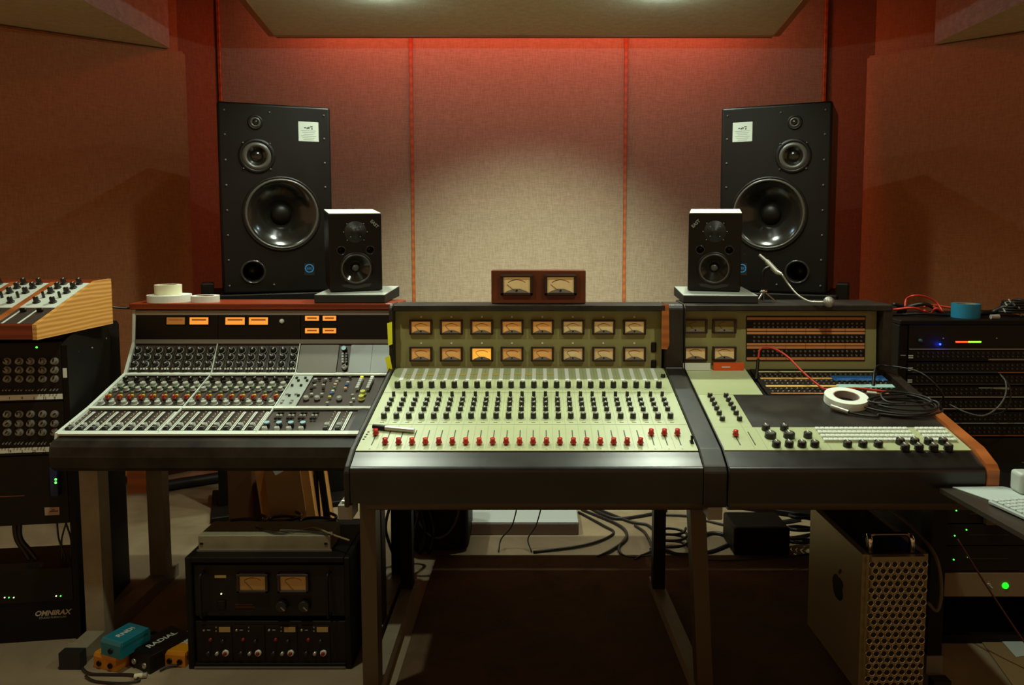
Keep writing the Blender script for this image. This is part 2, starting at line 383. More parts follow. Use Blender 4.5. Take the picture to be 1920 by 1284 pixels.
def meter(parent, M, w, h, face=None, name='vu_meter', arc=True, needle=-.55, hood=True):
    face = face or METERCREAM
    f = MB(); t = w*.09
    for a, b in (((-w/2, -h/2, 0), (w/2, -h/2+t*.8, .012)), ((-w/2, h/2-t*.8, 0), (w/2, h/2, .014)), ((-w/2, -h/2, 0), (-w/2+t, h/2, .012)), ((w/2-t, -h/2, 0), (w/2, h/2, .012))):
        f.span(a, b, M, .0012)
    fo = f.build(name, FRAME, parent)
    g = MB(); g.span((-w/2+t*.9, -h/2+t*.7, .001), (w/2-t*.9, h/2-t*.7, .006), M, 0, 0)
    if arc:
        n = 7
        for i in range(n):
            a0 = rad(132-84*i/n); a1 = rad(132-84*(i+1)/n); R0 = w*.40; cy = -h*.28
            q = [(math.cos(a0)*R0, cy+math.sin(a0)*R0*.85), (math.cos(a1)*R0, cy+math.sin(a1)*R0*.85)]
            dx = w*.012
            g.prism([(q[0][0], q[0][1]-dx, .006), (q[1][0], q[1][1]-dx, .006), (q[1][0], q[1][1]+dx, .006), (q[0][0], q[0][1]+dx, .006)], (0, 0, .0004), M, 2 if i >= 4 else 1)
    fc = g.build('meter_face', [face, MARK, MRED], fo)
    k = MB(); c = Vector((0, -h*.36, .0075)); d = Vector((math.sin(needle), math.cos(needle), 0))*h*.62
    k.cyl(c, c+d, w*.008, seg=5, M=M); k.build('needle', MARK, fo)
    if hood:
        k = MB(); k.prism([(-w*.40, -h*.40, .006), (w*.40, -h*.40, .006), (w*.30, -h*.30, .006), (w*.1, -h*.18, .006), (-w*.1, -h*.18, .006), (-w*.30, -h*.30, .006)], (0, 0, .002), M)
        k.lathe([(w*.035, .008), (w*.03, .010), (0, .010)], M @ T(0, -h*.27, 0), 8, 1); k.build('lower_cover', [ALU, BLACK], fo)
    return fo

ARM = [(2.040, .664), (1.972, .664), (1.968, .70)]+[(1.984-.016*math.cos(rad(a)), .750+.016*math.sin(rad(a))) for a in range(0, 71, 10)]+[(1.998, .7715), (2.018, .7805), (2.036, .7885), (2.040, .786)]
def smooth_some(o):
    for f in o.data.polygons: f.use_smooth = abs(f.normal.x) < .5
    o.data.set_sharp_from_angle(angle=rad(35))
# ================================================================= middle desk (pale sage, red faders)
CW0, CW1 = -.525, .508
C = thing('mixing_console', 'pale sage green mixing desk with red fader caps and two rows of eight meters', 'mixing desk', (0, 2.35, 0))
MP = slope(2.036, .787, 2.622, .910)
MB_ = slope(2.635, .905, 2.645, 1.13)
prof = [(2.0, .66), (2.0, .735), (2.01, .752), (2.036, .783), (2.622, .906), (2.66, .906), (2.66, 1.12), (2.70, 1.12), (2.70, .95), (2.98, .92), (2.98, .66)]
xl = onplane(MP, 667, 847)[0]; xr = onplane(MP, 1309, 847)[0]
MB().profX(prof, xl-.002, xr+.002).build('cabinet', BLACK, C)
cheek = [(1.963, .655), (1.963, .752), (1.975, .768), (2.036, .797), (2.60, .918), (2.60, 1.128), (2.61, 1.142), (2.715, 1.142), (2.72, .955), (2.99, .925), (2.99, .655)]
for a, b in ((CW0, xl-.002), (xr+.002, CW1)):
    m = MB().profX(cheek, a, b); bmesh.ops.bevel(m.bm, geom=[e for e in m.bm.edges], offset=.003, segments=1, affect='EDGES'); m.build('side_cheek', LEATHER, C)
MB().span((xl, 2.595, 1.12), (xr, 2.712, 1.142), bev=.003).build('top_board', LEATHER, C)
m = MB(); m.profX(ARM, xl, xr)
o = m.build('armrest', mat('glossy_black_leatherette', '#120f0b', .33, color2='#1e1a15', scale=7, bump=.2, spec=.6), C)
smooth_some(o)
L1 = math.hypot(2.622-2.036, .123)
m = MB(); m.span((xl, 0, 0), (xr, L1, .004), MP)
yA = onplane(MP, 1000, 798)[1]; yB = onplane(MP, 1000, 738)[1]
colx = lin(onplane(MP, 720, 786)[0], onplane(MP, 1257, 786)[0], 24); dx = colx[1]-colx[0]
fx = lin(onplane(MP, 705, 818)[0], onplane(MP, 1269, 816)[0], 24)
for y in (yA, yB): m.span((xl+.001, y-.001, .004), (xr-.001, y+.001, .0046), MP, 0, 1)
for x in colx[1:]: m.span((x-dx/2-.0004, yA, .004), (x-dx/2+.0004, L1-.004, .0044), MP, 0, 1)
for x in fx[1:]: m.span((x-dx/2-.0004, .012, .004), (x-dx/2+.0004, yA-.006, .0044), MP, 0, 1)
for x in colx:
    m.span((x-.006, onplane(MP, 1000, 794)[1]-.002, .004), (x+.006, onplane(MP, 1000, 794)[1]+.001, .0045), MP, 0, 2)
for x in fx: m.span((x-.002, .008, .004), (x+.002, .010, .0045), MP, 0, 2)
m.build('control_panel', [SAGE, SAGEL, MARK], C)
# peaked white paper strips above the top knobs
m = MB()
y0 = onplane(MP, 1000, 715)[1]; y1 = L1-.004
for x in colx: m.span((x-.0065, y0, .0042), (x+.0065, y1, .005), MP)
m.build('write_on_strip', TAPEW, C)
m = MB(); yy = onplane(MP, 1000, 703)[1]
for i, x in enumerate(colx[:14]): m.span((x+.006, yy-.004-.004*(i % 3), .0046), (x+dx-.007, yy+.003, .0052), MP)
o = m.build('tape_remnant', mat('yellowed_tape', '#c9b455', .6), C); o['label'] = 'yellowed bits of old tape'
rows = [(728, .0100, .020), (744.5, .0058, .016), (754, .0082, .012), (762, .0082, .012), (771.5, .0082, .012), (785.5, .0092, .016)]
for v, r, h in rows:
    y = onplane(MP, 1000, v)[1]
    km = knob_mesh('channel_knob', r, h, [PLASTIC, mat('knob_top_grey', '#5d5348', .4), WHITE], cap=1, line=True, seg=12)
    nm = {728: 'gain_knob', 744.5: 'selector_switch', 785.5: 'level_knob'}.get(v, 'equalizer_knob')
    many(C, nm, km, [MP @ T(x, y, .004) @ RZ(rad(random.uniform(-50, 50))) for x in colx])
sy0 = onplane(MP, 1000, 837)[1]; sy1 = onplane(MP, 1000, 809)[1]
sl = MB().box((0, (sy1-sy0)/2, .0003), (.003, sy1-sy0, .0008)).mesh('fader_slot', MARK)
many(C, 'fader_slot', sl, [MP @ T(x, sy0, .004) for x in fx])
def cap_mesh(mt): return MB().lathe([(0, .004), (.0085, .004), (.0098, .0055), (.0075, .010), (.0068, .017), (.0074, .0185), (0, .0175)], None, 14).mesh('fader_cap', mt)
cr, co = cap_mesh([REDK]), cap_mesh([REDK2])
for i, x in enumerate(fx):
    v = 818 if (i == 0 or i > 20) else 835
    o = put(co if i in (3, 4, 7, 8, 11, 17) else cr, 'fader_cap', C, MP @ T(x, onplane(MP, 1000, v)[1], .004))
    if i in (3, 4, 7, 8, 11, 17): o['label'] = 'orange-red fader cap'
m = MB()
for k in range(4):
    x, y = onplane(MP, 682+3*k, 826-4.6*k); m.lathe([(0, .005), (.0035, .005), (.0035, .004)], MP @ T(x, y, 0), 10)
m.build('indicator_lamp', MARK, C)
x, y = onplane(MP, 1297, 832); MB().box((x, y, .006), (.010, .018, .004), MP, .001).cyl((x, y, .006), (x, y+.004, .024), .003, .004, 8, M=MP).build('toggle_switch', BLACK, C)
x, y = onplane(MP, 1243, 709); put(knob_mesh('small_knob', .008, .010), 'small_knob', C, MP @ T(x, y, .004))
# meter bridge
bx0, bx1 = onplane(MB_, 742, 650)[0], onplane(MB_, 1240, 650)[0]
m = MB(); m.span((bx0, .002, 0), (bx1, .222, .004), MB_)
for u in (790, 846.7, 903.7, 960, 1017, 1074, 1131, 1189):
    for v in (594, 643): x, y = onplane(MB_, u, v); m.span((x-.003, y-.003, .004), (x+.003, y+.003, .0045), MB_, 0, 1)
m.build('meter_panel', [OLIVE, WHITE], C)
for r, v in enumerate((613, 663)):
    for i, u in enumerate((790, 847, 903.7, 960.3, 1017, 1074, 1131.5, 1189)):
        x, y = onplane(MB_, u, v)
        face = METERLIT if (r == 1 and i == 2) else (METERAMB if i < 5 else METERCREAM)
        meter(C, MB_ @ T(x, y, .004), .081, .052, face, needle=-.75)
for v0, v1 in ((641, 660), (674, 690)):
    x, ya = onplane(MB_, 1225, v1); _, yb = onplane(MB_, 1225, v0)
    MB().span((x-.009, ya, .004), (x+.009, yb, .008), MB_, .003).build('rocker_switch', BLACK, C)
# legs and rails of a desk frame
def side_frame(parent, xf, xr_, yf, yr, ztop, wd=.045, foot_from=None, mt=None, splay=0, z0=0, rmt=None):
    mt = mt or STEEL
    MB().prism([(xf-wd/2, yf-.03, ztop), (xf+wd/2, yf-.03, ztop), (xf+wd/2, yf+.03, ztop), (xf-wd/2, yf+.03, ztop)], (splay, 0, -ztop+.05)).build('leg', mt, parent)
    MB().span((xr_-wd/2, yr-.025, .05), (xr_+wd/2, yr+.025, ztop)).build('leg', rmt or BLACK, parent)
    ff = foot_from if foot_from is not None else yf-.08
    MB().prism([(xf-wd/2+splay, ff, z0), (xf+wd/2+splay, ff, z0), (xr_+wd/2, yr+.08, z0), (xr_-wd/2, yr+.08, z0)], (0, 0, .05-z0)).build('foot_rail', STEEL, parent)
    MB().span((xf-wd/2-.003+splay, ff-.004, z0), (xf+wd/2+.003+splay, ff+.03, .055)).build('end_cap', RUBBER, parent)
side_frame(C, -.492, -.50, 2.12, 2.75, .655, mt=BRONZE)
side_frame(C, .455, .455, 2.12, 2.75, .655, mt=BRONZE, splay=.035, z0=.009)
MB().cyl((-.48, 2.045, .637), (.47, 2.045, .637), .018, seg=10).build('front_rail', BRONZE, C)
MB().span((-.52, 2.72, .60), (.49, 2.76, .655)).build('rear_rail', BLACK, C)
MB().span((CW0, 2.985, .66), (CW1, 3.24, .68), bev=.003).build('added_shade_shelf', BLACKM, C)  # unseen shelf, added to shade the rug and floor below
for u, nm in ((647, 0), (1341, 1)):
    p = atY(u, 960, 1.975); MB().span((p.x-.02, 1.975, p.z-.022), (p.x+.02, 2.04, p.z+.02), bev=.002).build('joint_bracket', ALU, C)
    MB().cyl((p.x-.012, 1.99, p.z+.024), (p.x+.012, 1.99, p.z+.024), .004, seg=8).build('bracket_bolt', CHROME, C)

# ================================================================= right desk section with patch panels
RW0, RW1 = .512, 1.262
Rr = thing('patchbay_console', 'pale sage green desk section with peach-striped patch panels and rows of white keys', 'mixing desk', (.88, 2.35, 0))
rl = onplane(MP, 1360, 852)[0]; rr = onplane(MP, 1828, 852)[0]
MB().profX(prof, rl-.002, rr+.002).build('cabinet', BLACK, Rr)
m = MB().profX(cheek, RW0, rl-.002); bmesh.ops.bevel(m.bm, geom=[e for e in m.bm.edges], offset=.003, segments=1, affect='EDGES'); m.build('side_cheek', LEATHER, Rr)
m = MB().profX([(2.28, .655), (2.28, .85), (2.60, .918), (2.60, 1.128), (2.61, 1.142), (2.715, 1.142), (2.72, .955), (2.99, .925), (2.99, .655)], rr+.002, rr+.035); m.build('side_cheek', LEATHER, Rr)
MB().profX([(1.963, .655), (1.963, .758), (1.975, .772), (2.036, .800), (2.29, .852), (2.29, .655)], rr+.003, rr+.034).build('wood_side', WOODO, Rr)
MB().span((rl, 2.595, 1.12), (rr+.03, 2.80, 1.142), bev=.003).build('top_board', LEATHER, Rr)
smooth_some(MB().profX(ARM, rl, rr).build('armrest', MATS['glossy_black_leatherette'], Rr))
def ply(*uv): return [(*onplane(MP, u, v), .0) for u, v in uv]
x1 = onplane(MP, 1398, 695)[0]; yt = L1-.004; yc = onplane(MP, 1400, 742)[1]; yd = onplane(MP, 1400, 803)[1]; x2 = onplane(MP, 1376, 745)[0]
m = MB(); m.span((rl, yc+.001, 0), (x1, yt, .004), MP); m.span((rl, yd, 0), (x2, yc-.001, .004), MP); m.span((rl, .003, 0), (rr, yd-.0005, .004), MP)
for u in (1300, 1390): x = onplane(MP, u, 800)[0]; m.span((x, .01, .004), (x+.0008, yc, .0044), MP, 0, 1)
for u in (1440, 1540, 1560): x = onplane(MP, u, 846)[0]; m.span((x, .004, .004), (x+.0008, yd-.002, .0044), MP, 0, 1)
m.build('control_panel', [SAGE, SAGEL], Rr)
MB().span((x2+.001, yd, 0), (rr, yc-.002, .003), MP).build('writing_surface', LEATHER, Rr)
cols2 = [((1331, 746), (1356, 793)), ((1361, 746), (1387, 794))]
km = knob_mesh('column_knob', .0085, .012, [PLASTIC, MATS['knob_top_grey'], WHITE], cap=1)
many(Rr, 'column_knob', km, [MP @ T(onplane(MP, a[0], a[1])[0], onplane(MP, 1000, v)[1], .004) for a, b in cols2 for v in (746, 754, 762, 770, 779, 790)])
for (ua, va), (ub, vb), capv in (((1374, 811), (1388, 837), 820), ((1402, 812), (1415, 837), None)):
    x = onplane(MP, ua, va)[0]; ya = onplane(MP, ua, vb)[1]; yb = onplane(MP, ua, va)[1]
    MB().span((x-.0015, ya, .004), (x+.0015, yb, .005), MP).build('fader_slot', MARK, Rr)
    if capv: put(cr, 'fader_cap', Rr, MP @ T(x, onplane(MP, ua, capv)[1], .004))
big = knob_mesh('large_knob', .0165, .016, [PLASTIC, MATS['knob_top_grey'], WHITE], cap=1, seg=18)
med = knob_mesh('round_knob', .0125, .016, [PLASTIC, MATS['knob_top_grey'], WHITE], cap=1, seg=16)
for u, v in ((1444, 822), (1479, 822)): put(big, 'large_knob', Rr, MP @ T(*onplane(MP, u, v), .004))
for u, v in ((1435.6, 808), (1470, 808), (1514, 822), (1455, 839), (1479, 839), (1503, 839), (1527, 839), (1588.5, 839), (1617, 839), (1646, 839), (1687, 834), (1714, 834), (1740, 834), (1767, 834), (1696, 845), (1722, 845), (1749.5, 845), (1777, 845)):
    put(med, 'round_knob', Rr, MP @ T(*onplane(MP, u, v), .004))
m = MB(); ka, kb_ = onplane(MP, 1548, 829)[0], onplane(MP, 1500, 805)[1]; m.span((ka-.009, onplane(MP, 1500, 829)[1]-.009, .0038), (ka+.0143*18+.009, kb_, .0052), MP); m.span((ka+.0143*19+.013, onplane(MP, 1500, 829)[1]-.009, .0038), (ka+.0143*24+.031, kb_, .0052), MP); m.build('key_bed', mat('cream_key_bed', '#b8b48e', .5), Rr)
key = MB().box((0, 0, .004), (.0136, .0145, .008), None, .0018).mesh('white_key', WHITE)
keys = []
for r, v in enumerate((829, 822, 815, 808.5)):
    y = onplane(MP, 1500, v)[1]; xa = onplane(MP, 1548, 829)[0]
    for k in range(19): keys.append(MP @ T(xa+.0143*k, y, .004))
    for k in range(6): keys.append(MP @ T(xa+.0143*19+.022+.0143*k, y, .004))
many(Rr, 'white_key', key, keys)
# flat patch panel
px0 = onplane(MP, 1408, 697)[0]; px1 = onplane(MP, 1645, 697)[0]
def jack_mesh(r): return MB().lathe([(r*1.0, 0), (r*1.0, .003), (r*.6, .0035), (r*.5, .001), (0, .001)], None, 8).mesh('jack_socket', JACK)
jm = jack_mesh(.0042)
m = MB(); m.span((px0, yc, 0), (px1, yt-.004, .0045), MP)
m.build('jack_field', BLACK, Rr)
def strips(M, rowsv, xa, xb, mt, ht, gap=None, name='label_strip'):
    for v in rowsv:
        y = onplane(M, 1500, v)[1]; m = MB(); n = 6
        for i in range(n):
            m.span((xa+(xb-xa)*i/n+.0006, y-ht/2, .0045), (xa+(xb-xa)*(i+1)/n-.0006, y+ht/2, .0062), M)
        m.build(name, mt, Rr)
strips(MP, (699.5,), px0+.012, px1-.012, TAPEC, .007)
strips(MP, (712, 726.5), px0+.012, px1-.012, STRIPY, .013)
strips(MP, (740.2,), px0+.012, px1-.012, STRIP, .005)
flat_j = []
for v in (704.5, 708.5, 717, 721.5, 731.5, 736.5):
    y = onplane(MP, 1500, v)[1]
    for x in lin(px0+.022, px1-.022, 24): flat_j.append(MP @ T(x, y, .0045))
for (ua, va, ub, vb, mt, nm, lb) in ((1564, 717, 1636, 707.5, mat('blue_tape', '#15528c', .6), 'tape_strip', 'blue tape strip'), (1573, 730, 1645, 724, mat('pale_blue_tape', '#9cc4bd', .6), 'tape_strip', 'pale blue tape strip')):
    xa, ya = onplane(MP, ua, va); xb, yb = onplane(MP, ub, vb); lab(MB().span((xa, ya, .006), (px1-.006, yb, .0075), MP).build(nm, mt, Rr), lb)
# upright patch panel and meters
u0 = onplane(MB_, 1272, 650)[0]; u1 = onplane(MB_, 1642, 650)[0]
MB().span((u0, .002, 0), (u1, .222, .003), MB_).build('meter_panel', OLIVE, Rr)
for u, v in ((1303, 611), (1357, 611), (1303, 662), (1357, 662)):
    x, y = onplane(MB_, u, v); meter(Rr, MB_ @ T(x, y, .003), .084, .05, METERDIM if v < 640 else METERCREAM, needle=-.75)
qx0 = onplane(MB_, 1398, 650)[0]; qx1 = onplane(MB_, 1621, 650)[0]
MB().span((qx0, onplane(MB_, 1500, 676)[1], .003), (qx1, onplane(MB_, 1500, 592)[1], .0055), MB_).build('jack_field', BLACK, Rr)
strips(MB_, (597, 617.8, 624, 645, 651, 671.7), qx0+.002, qx1-.002, STRIP, .0085)
up_j = []
for v in (606, 612.5, 631.5, 639, 658, 665.6):
    y = onplane(MB_, 1500, v)[1]
    for x in lin(onplane(MB_, 1413, 650)[0], onplane(MB_, 1613, 650)[0], 24): up_j.append(MB_ @ T(x, y, .0055))
many(Rr, 'jack_socket', jm, flat_j+up_j)
side_frame(Rr, 1.21, 1.21, 2.22, 2.75, .655, mt=BLACK)
MB().span((RW0, 2.985, .66), (1.22, 3.24, .68), bev=.003).build('added_shade_shelf', BLACKM, Rr)  # added shelf continued behind this section, also only to shade the floor
p = atY(1789, 1228, 2.19); MB().span((1.185, 2.185, .05), (1.235, 2.255, p.z)).build('lit_leg_piece', ALU, Rr)  # added pale piece, light on the lower leg put into its colour
MB().cyl((.53, 2.045, .637), (1.22, 2.045, .637), .018, seg=10).build('front_rail', BRONZE, Rr)

# ================================================================= left vintage desk
Lr = thing('vintage_console', 'brown mixing desk with white cross trims, red wooden top and amber meter windows', 'mixing desk', (-1.04, 2.55, 0))
LX0, LX1 = -1.55, -.535
pts = [(2.348, .749), (2.526, .793), (2.755, .865), (2.821, .970), (2.836, 1.100)]
F1 = slope(*pts[0], *pts[1]); F2 = slope(*pts[1], *pts[2]); F3 = slope(*pts[2], *pts[3]); F4 = slope(*pts[3], *pts[4])
def ln(a, b): return math.hypot(b[0]-a[0], b[1]-a[1])
l1, l2, l3, l4 = [ln(pts[i], pts[i+1]) for i in range(4)]
body = [(2.348, .66)]+[(y+.004, z-.004) for y, z in pts]+[(2.96, 1.096), (2.96, .95), (3.08, .90), (3.08, .66)]
MB().profX(body, LX0+.012, LX1-.01).build('cabinet', MODULE, Lr)
MB().profX([(2.36, .66), (2.36, .734), (3.09, .734), (3.09, .66)], LX0, LX0+.0118).build('lower_side', LEATHER, Lr)
for a, b in ((LX0, LX0+.012), (LX1-.012, LX1)):
    MB().profX([(2.344, .735)]+[(y, z+.006) for y, z in pts]+[(2.965, 1.10), (2.965, .95), (3.09, .90), (3.09, .735)], a, b).build('side_panel', WHITE if a == LX0 else mat('reddish_grey_side', '#7d6a5e', .5), Lr)
MB().span((LX0-.004, 2.818, 1.102), (LX1+.002, 2.985, 1.126), bev=.003).build('top_shelf', WOODR, Lr)
m = MB(); m.profX([(2.345, .742), (2.318, .738), (2.300, .722), (2.296, .69), (2.302, .655), (2.32, .64), (2.36, .636), (2.36, .742)], LX0+.012, LX1+.004)
o = m.build('armrest', LEATHER, Lr)
m = MB()
m.span((LX0+.012, -.006, 0), (LX1-.012, .016, .006), F1); m.span((LX0+.012, l1-.012, 0), (LX1-.012, l1+.004, .006), F1); m.span((LX0+.012, l2-.010, 0), (LX1-.012, l2+.006, .006), F2)
m.build('white_cross_trim', WHITE, Lr)
m = MB(); m.span((LX0+.012, .002, 0), (LX1-.012, .018, .004), F4); m.span((LX0+.012, l4-.020, 0), (LX1-.012, l4-.003, .004), F4); m.build('grey_cross_trim', ALU, Lr)
BX = [LX0+.012, -1.222, -.908, LX1-.012]
m = MB()
for x in BX[1:3]:
    m = MB()
    for F, ll in ((F1, l1), (F2, l2), (F3, l3)): m.span((x-.0015, .004, 0), (x+.0015, ll, .006), F)
    m.build('bay_divider', WHITE, Lr)
for i in range(3): MB().span((BX[i]+.001, .018, 0), (BX[i+1]-.001, l4-.020, .003), F4, .001).build('meter_panel', BLACK, Lr)
for i, (ua, ub, va, vb) in enumerate(((314, 348, 595, 608), (357, 392, 595, 608), (424, 460, 595, 608.5), (468, 503.5, 595, 608.5), (573, 599, 592, 601), (606, 631, 592, 601), (573, 599, 615, 624.5), (606, 631, 615, 624.5))):
    xa, ya = onplane(F4, ua, vb); xb, yb = onplane(F4, ub, va)
    w_ = MB(); w_.span((xa-.004, ya-.004, .003), (xb+.004, yb+.004, .006), F4); f = w_.build('meter_window', BLACKM, Lr)
    mt = METERGLOW if i not in (0,) else mat('dim_amber_window', '#9a6a34', .5, emit=.12, emit_color='#ff9a3c')
    g = MB(); g.span((xa, ya, .006), (xb, yb, .0068), F4); g.span((xa+.008, yb-.012, .0068), (xb-.008, yb-.006, .0072), F4, 0, 1); g.build('lit_scale', [mt, mat('scale_print', '#a05a20', .6, emit=.15)], f)
x, y = onplane(F4, 529, 602); MB().lathe([(0, .012), (.007, .011), (.009, .003)], F4 @ T(x, y, 0), 14).build('push_button', WHITE, Lr)
sx = [a+(b-a)*(k+.5)/8 for a, b in ((BX[0], BX[1]), (BX[1], BX[2])) for k in range(8)]
W8 = (BX[1]-BX[0])/8
# upper rows
rk = MB().lathe([(0, 0), (.0125, 0), (.0125, .003), (.008, .004), (.0078, .015), (.0065, .0165), (0, .0165)], None, 12).mesh('rotary_knob', [PLASTIC])
b_ = MB(); b_.lathe([(.0125, .0031), (.0135, .0031), (.0135, 0)], None, 12, 1); b_.lathe([(0, 0), (.0125, 0), (.0125, .003), (.0085, .004), (.0082, .015), (.0065, .0165), (0, .0165)], None, 12, 0); b_.box((0, .004, .017), (.0035, .008, .0014), None, 0, 1)
rk = b_.mesh('rotary_knob', [PLASTIC, mat('pale_grey_plastic', '#a8ada2', .4)])
F3c = []
for v in (657, 669.5, 683.5):
    y = onplane(F3, 500, v)[1]
    for x in sx: F3c.append(F3 @ T(x, y, 0) @ RZ(rad(random.uniform(-60, 60))))
many(Lr, 'rotary_knob', rk, F3c)
bt = MB().box((0, 0, .003), (.0062, .007, .006), None, .001).mesh('push_button', WHITE)
y = onplane(F3, 500, 692)[1]
many(Lr, 'push_button', bt, [F3 @ T(x+d, y, 0) for x in sx for d in (-.0105, 0, .0105)])
m = MB()
for x in sx[1:]:
    for F, ll in ((F1, l1), (F2, l2), (F3, l3)): m.span((x-W8/2-.0005, .006, 0), (x-W8/2+.0005, ll-.006, .0012), F)
m.build('module_seam', BLACK, Lr)
# equaliser rows
def smallk(c, r=.0085, h=.012, nm='tone_knob'): return MB().lathe([(0, 0), (r*1.2, 0), (r*1.15, .002), (r, .003), (r*.92, h), (0, h)], None, 10, 0, False).box((0, r*.4, h+.0004), (r*.25, r*.8, .0008), None, 0, 1).mesh(nm, [c, WHITE])
GREYK = mat('light_grey_knob', '#a3a598', .4); GREENK = mat('muted_green_knob', '#5f7d55', .4); AMBK = mat('amber_knob', '#e09a1c', .4)
for v, c, r, nm in ((713, PLASTIC, .0095, 'filter_knob'), (722, GREYK, .0105, 'tone_knob'), (731, GREYK, .0085, 'tone_knob'), (746.5, mat('dull_red_knob', '#a82c16', .4), .0055, 'send_knob'), (757, GREYK, .010, 'trim_knob')):
    y = onplane(F2, 500, v)[1]; km = smallk(c, r, .012, nm)
    for k_, x in enumerate(sx): put(km, nm, Lr, F2 @ T(x+random.uniform(-.002, .002), y, 0) @ RZ(rad(random.uniform(-60, 60))))
def btn(c): return MB().box((0, 0, .0035), (.0085, .0085, .007), None, .001).mesh('push_button', c)
bg, ba, bw, bk = btn(GREENK), btn(AMBK), btn(GREYK), btn(PLASTIC)
for v, dd, mm in ((737, -.008, bg), (742.5, .002, ba), (750.5, -.012, bw), (727, .013, bg), (717, .0135, bk), (751.5, .013, bk)):
    y = onplane(F2, 500, v)[1]
    many(Lr, 'push_button', mm, [F2 @ T(x+dd, y, 0) for x in sx])
# faders
yb0 = onplane(F1, 500, 807)[1]; yt0 = onplane(F1, 500, 772.5)[1]
st = MB(); st.span((-.0045, 0, 0), (.0045, yt0-yb0, .0015)); st.span((-.001, .004, .0015), (.001, yt0-yb0-.004, .0018), None, 0, 1)
for k in range(7): st.span((-.0175, .02+k*.018, 0), (-.0150, .023+k*.018, .0012), None, 0, 0)
for k in range(5): st.span((-.0130, .03+k*.022, 0), (-.0110, .033+k*.022, .0012), None, 0, 2)
st = st.mesh('fader_strip', [WHITE, MARK, STRIP])
fb = MB(); fb.box((0, 0, .006), (.015, .022, .010), None, .002); fb.box((0, 0, .0115), (.013, .0015, .001), None, 0, 1)
fb = fb.mesh('fader_cap', [PLASTIC, WHITE])
ring = MB().lathe([(.0095, .0012), (.0082, .011), (.0062, .012), (.0055, .008), (0, .008)], None, 14, 1).lathe([(.011, 0), (.011, .0014), (.006, .0014)], None, 14, 0).mesh('pan_knob', [PLASTIC, GREYK])
for x in sx+[-.685, -.645]:
    put(st, 'fader_strip', Lr, F1 @ T(x+.008, yb0, 0))
    put(ring, 'pan_knob', Lr, F1 @ T(x-.008, onplane(F1, 500, 799)[1], 0)); put(fb, 'fader_cap', Lr, F1 @ T(x-.006, onplane(F1, 500, 805.5)[1], 0))
BLUEK = mat('pale_blue_knob_top', '#8fb6c0', .4)
bk_ = MB().lathe([(0, 0), (.010, 0), (.009, .013), (.0085, .013)], None, 12).lathe([(.0092, .013), (.009, .016), (0, .016)], None, 12, 1, False).mesh('monitor_knob', [PLASTIC, BLUEK])
for u in (501, 524, 546, 568.6):
    x, y = onplane(F1, u, 799); o = put(bk_, 'monitor_knob', Lr, F1 @ T(x, y, 0)); o['label'] = 'pale blue topped knob'
    for v, mm in ((776, bk), (781, bw), (786, bk)):
        put(mm, 'push_button', Lr, F1 @ T(x+.012, onplane(F1, u, v)[1], 0)); put(mm, 'push_button', Lr, F1 @ T(x+.024, onplane(F1, u, v)[1], 0))
    put(ring, 'pan_knob', Lr, F1 @ T(x, onplane(F1, u, 806)[1], 0))
xa = onplane(F1, 640, 790)[0]
MB().span((-.615, .018, .001), (BX[3], l1-.014, .003), F1).build('blank_plate', LEATHER, Lr)
# light grey module and master section
xg0, xg1 = BX[2]+.003, onplane(F2, 587, 706)[0]
MB().span((xg0, .004, .0), (xg1, l2-.012, .003), F2).build('pale_module', mat('pale_grey_module', '#9fa69c', .5), Lr)
for du in (.2, .68):
    x = xg0+(xg1-xg0)*du
    for v, mm in ((711, bk), (716, bk), (725, bk), (741, bw), (744, bk), (753, bw), (757, bw)): put(mm, 'push_button', Lr, F2 @ T(x+(.012 if v in (716, 744) else 0), onplane(F2, 560, v)[1], .003))
btc = {'white': bw, 'dark': bk, 'green': bg, 'blue': btn(mat('blue_button', '#2d5a9c', .4)), 'yellow': btn(mat('yellow_button', '#cfcf4a', .4)), 'pink': btn(mat('peach_button', '#d0a888', .4)), 'bright': btn(WHITE)}
zz = lambda X_, Y_: (540+X_/6.76, 640+Y_/6.76)
for X_, Y_, c in ((350, 490, 'white'), (400, 485, 'dark'), (480, 490, 'white'), (540, 480, 'dark'), (330, 530, 'dark'), (465, 530, 'dark'), (340, 570, 'white'), (450, 565, 'white'), (300, 610, 'dark'), (450, 610, 'dark'), (650, 480, 'white'), (620, 520, 'white'), (600, 555, 'pink'), (590, 595, 'green'), (570, 640, 'bright'), (550, 670, 'blue'), (530, 715, 'yellow'), (790, 465, 'dark'), (760, 530, 'white'), (745, 560, 'blue'), (730, 605, 'pink'), (820, 690, 'white'), (830, 740, 'bright'), (800, 790, 'white'), (300, 680, 'white'), (430, 680, 'white'), (500, 790, 'white')):
    put(btc[c], 'push_button', Lr, F2 @ T(*onplane(F2, *zz(X_, Y_)), 0) @ Matrix.Diagonal((1.25, 1.1, 1, 1)))
for X_, lb, top in ((895, 'column of grey keys with yellow top', YELLOW), (1030, 'column of grey keys', WHITE)):
    m = MB()
    for k in range(6):
        x, y = onplane(F2, *zz(X_-34+k*10 if 0 else X_, 0+610-k*26)); x0 = onplane(F2, *zz(X_-30, 610))[0]
        m.box((x0+.004, y, .006), (.012, .0125, .012), F2, .001, 1 if k == 5 else 0)
    m.build('key_column', [mat('light_grey_keys', '#b9bcb3', .4), top], Lr)
yk = smallk(mat('yellow_knob', '#cfcf55', .4), .010, .014, 'yellow_knob')
for X_, Y_ in ((950, 668), (930, 730)): put(yk, 'yellow_knob', Lr, F2 @ T(*onplane(F2, *zz(X_, Y_)), 0))
for X_, Y_ in ((650, 735), (230, 730), (370, 730)): put(ring, 'pan_knob', Lr, F2 @ T(*onplane(F2, *zz(X_, Y_)), 0))
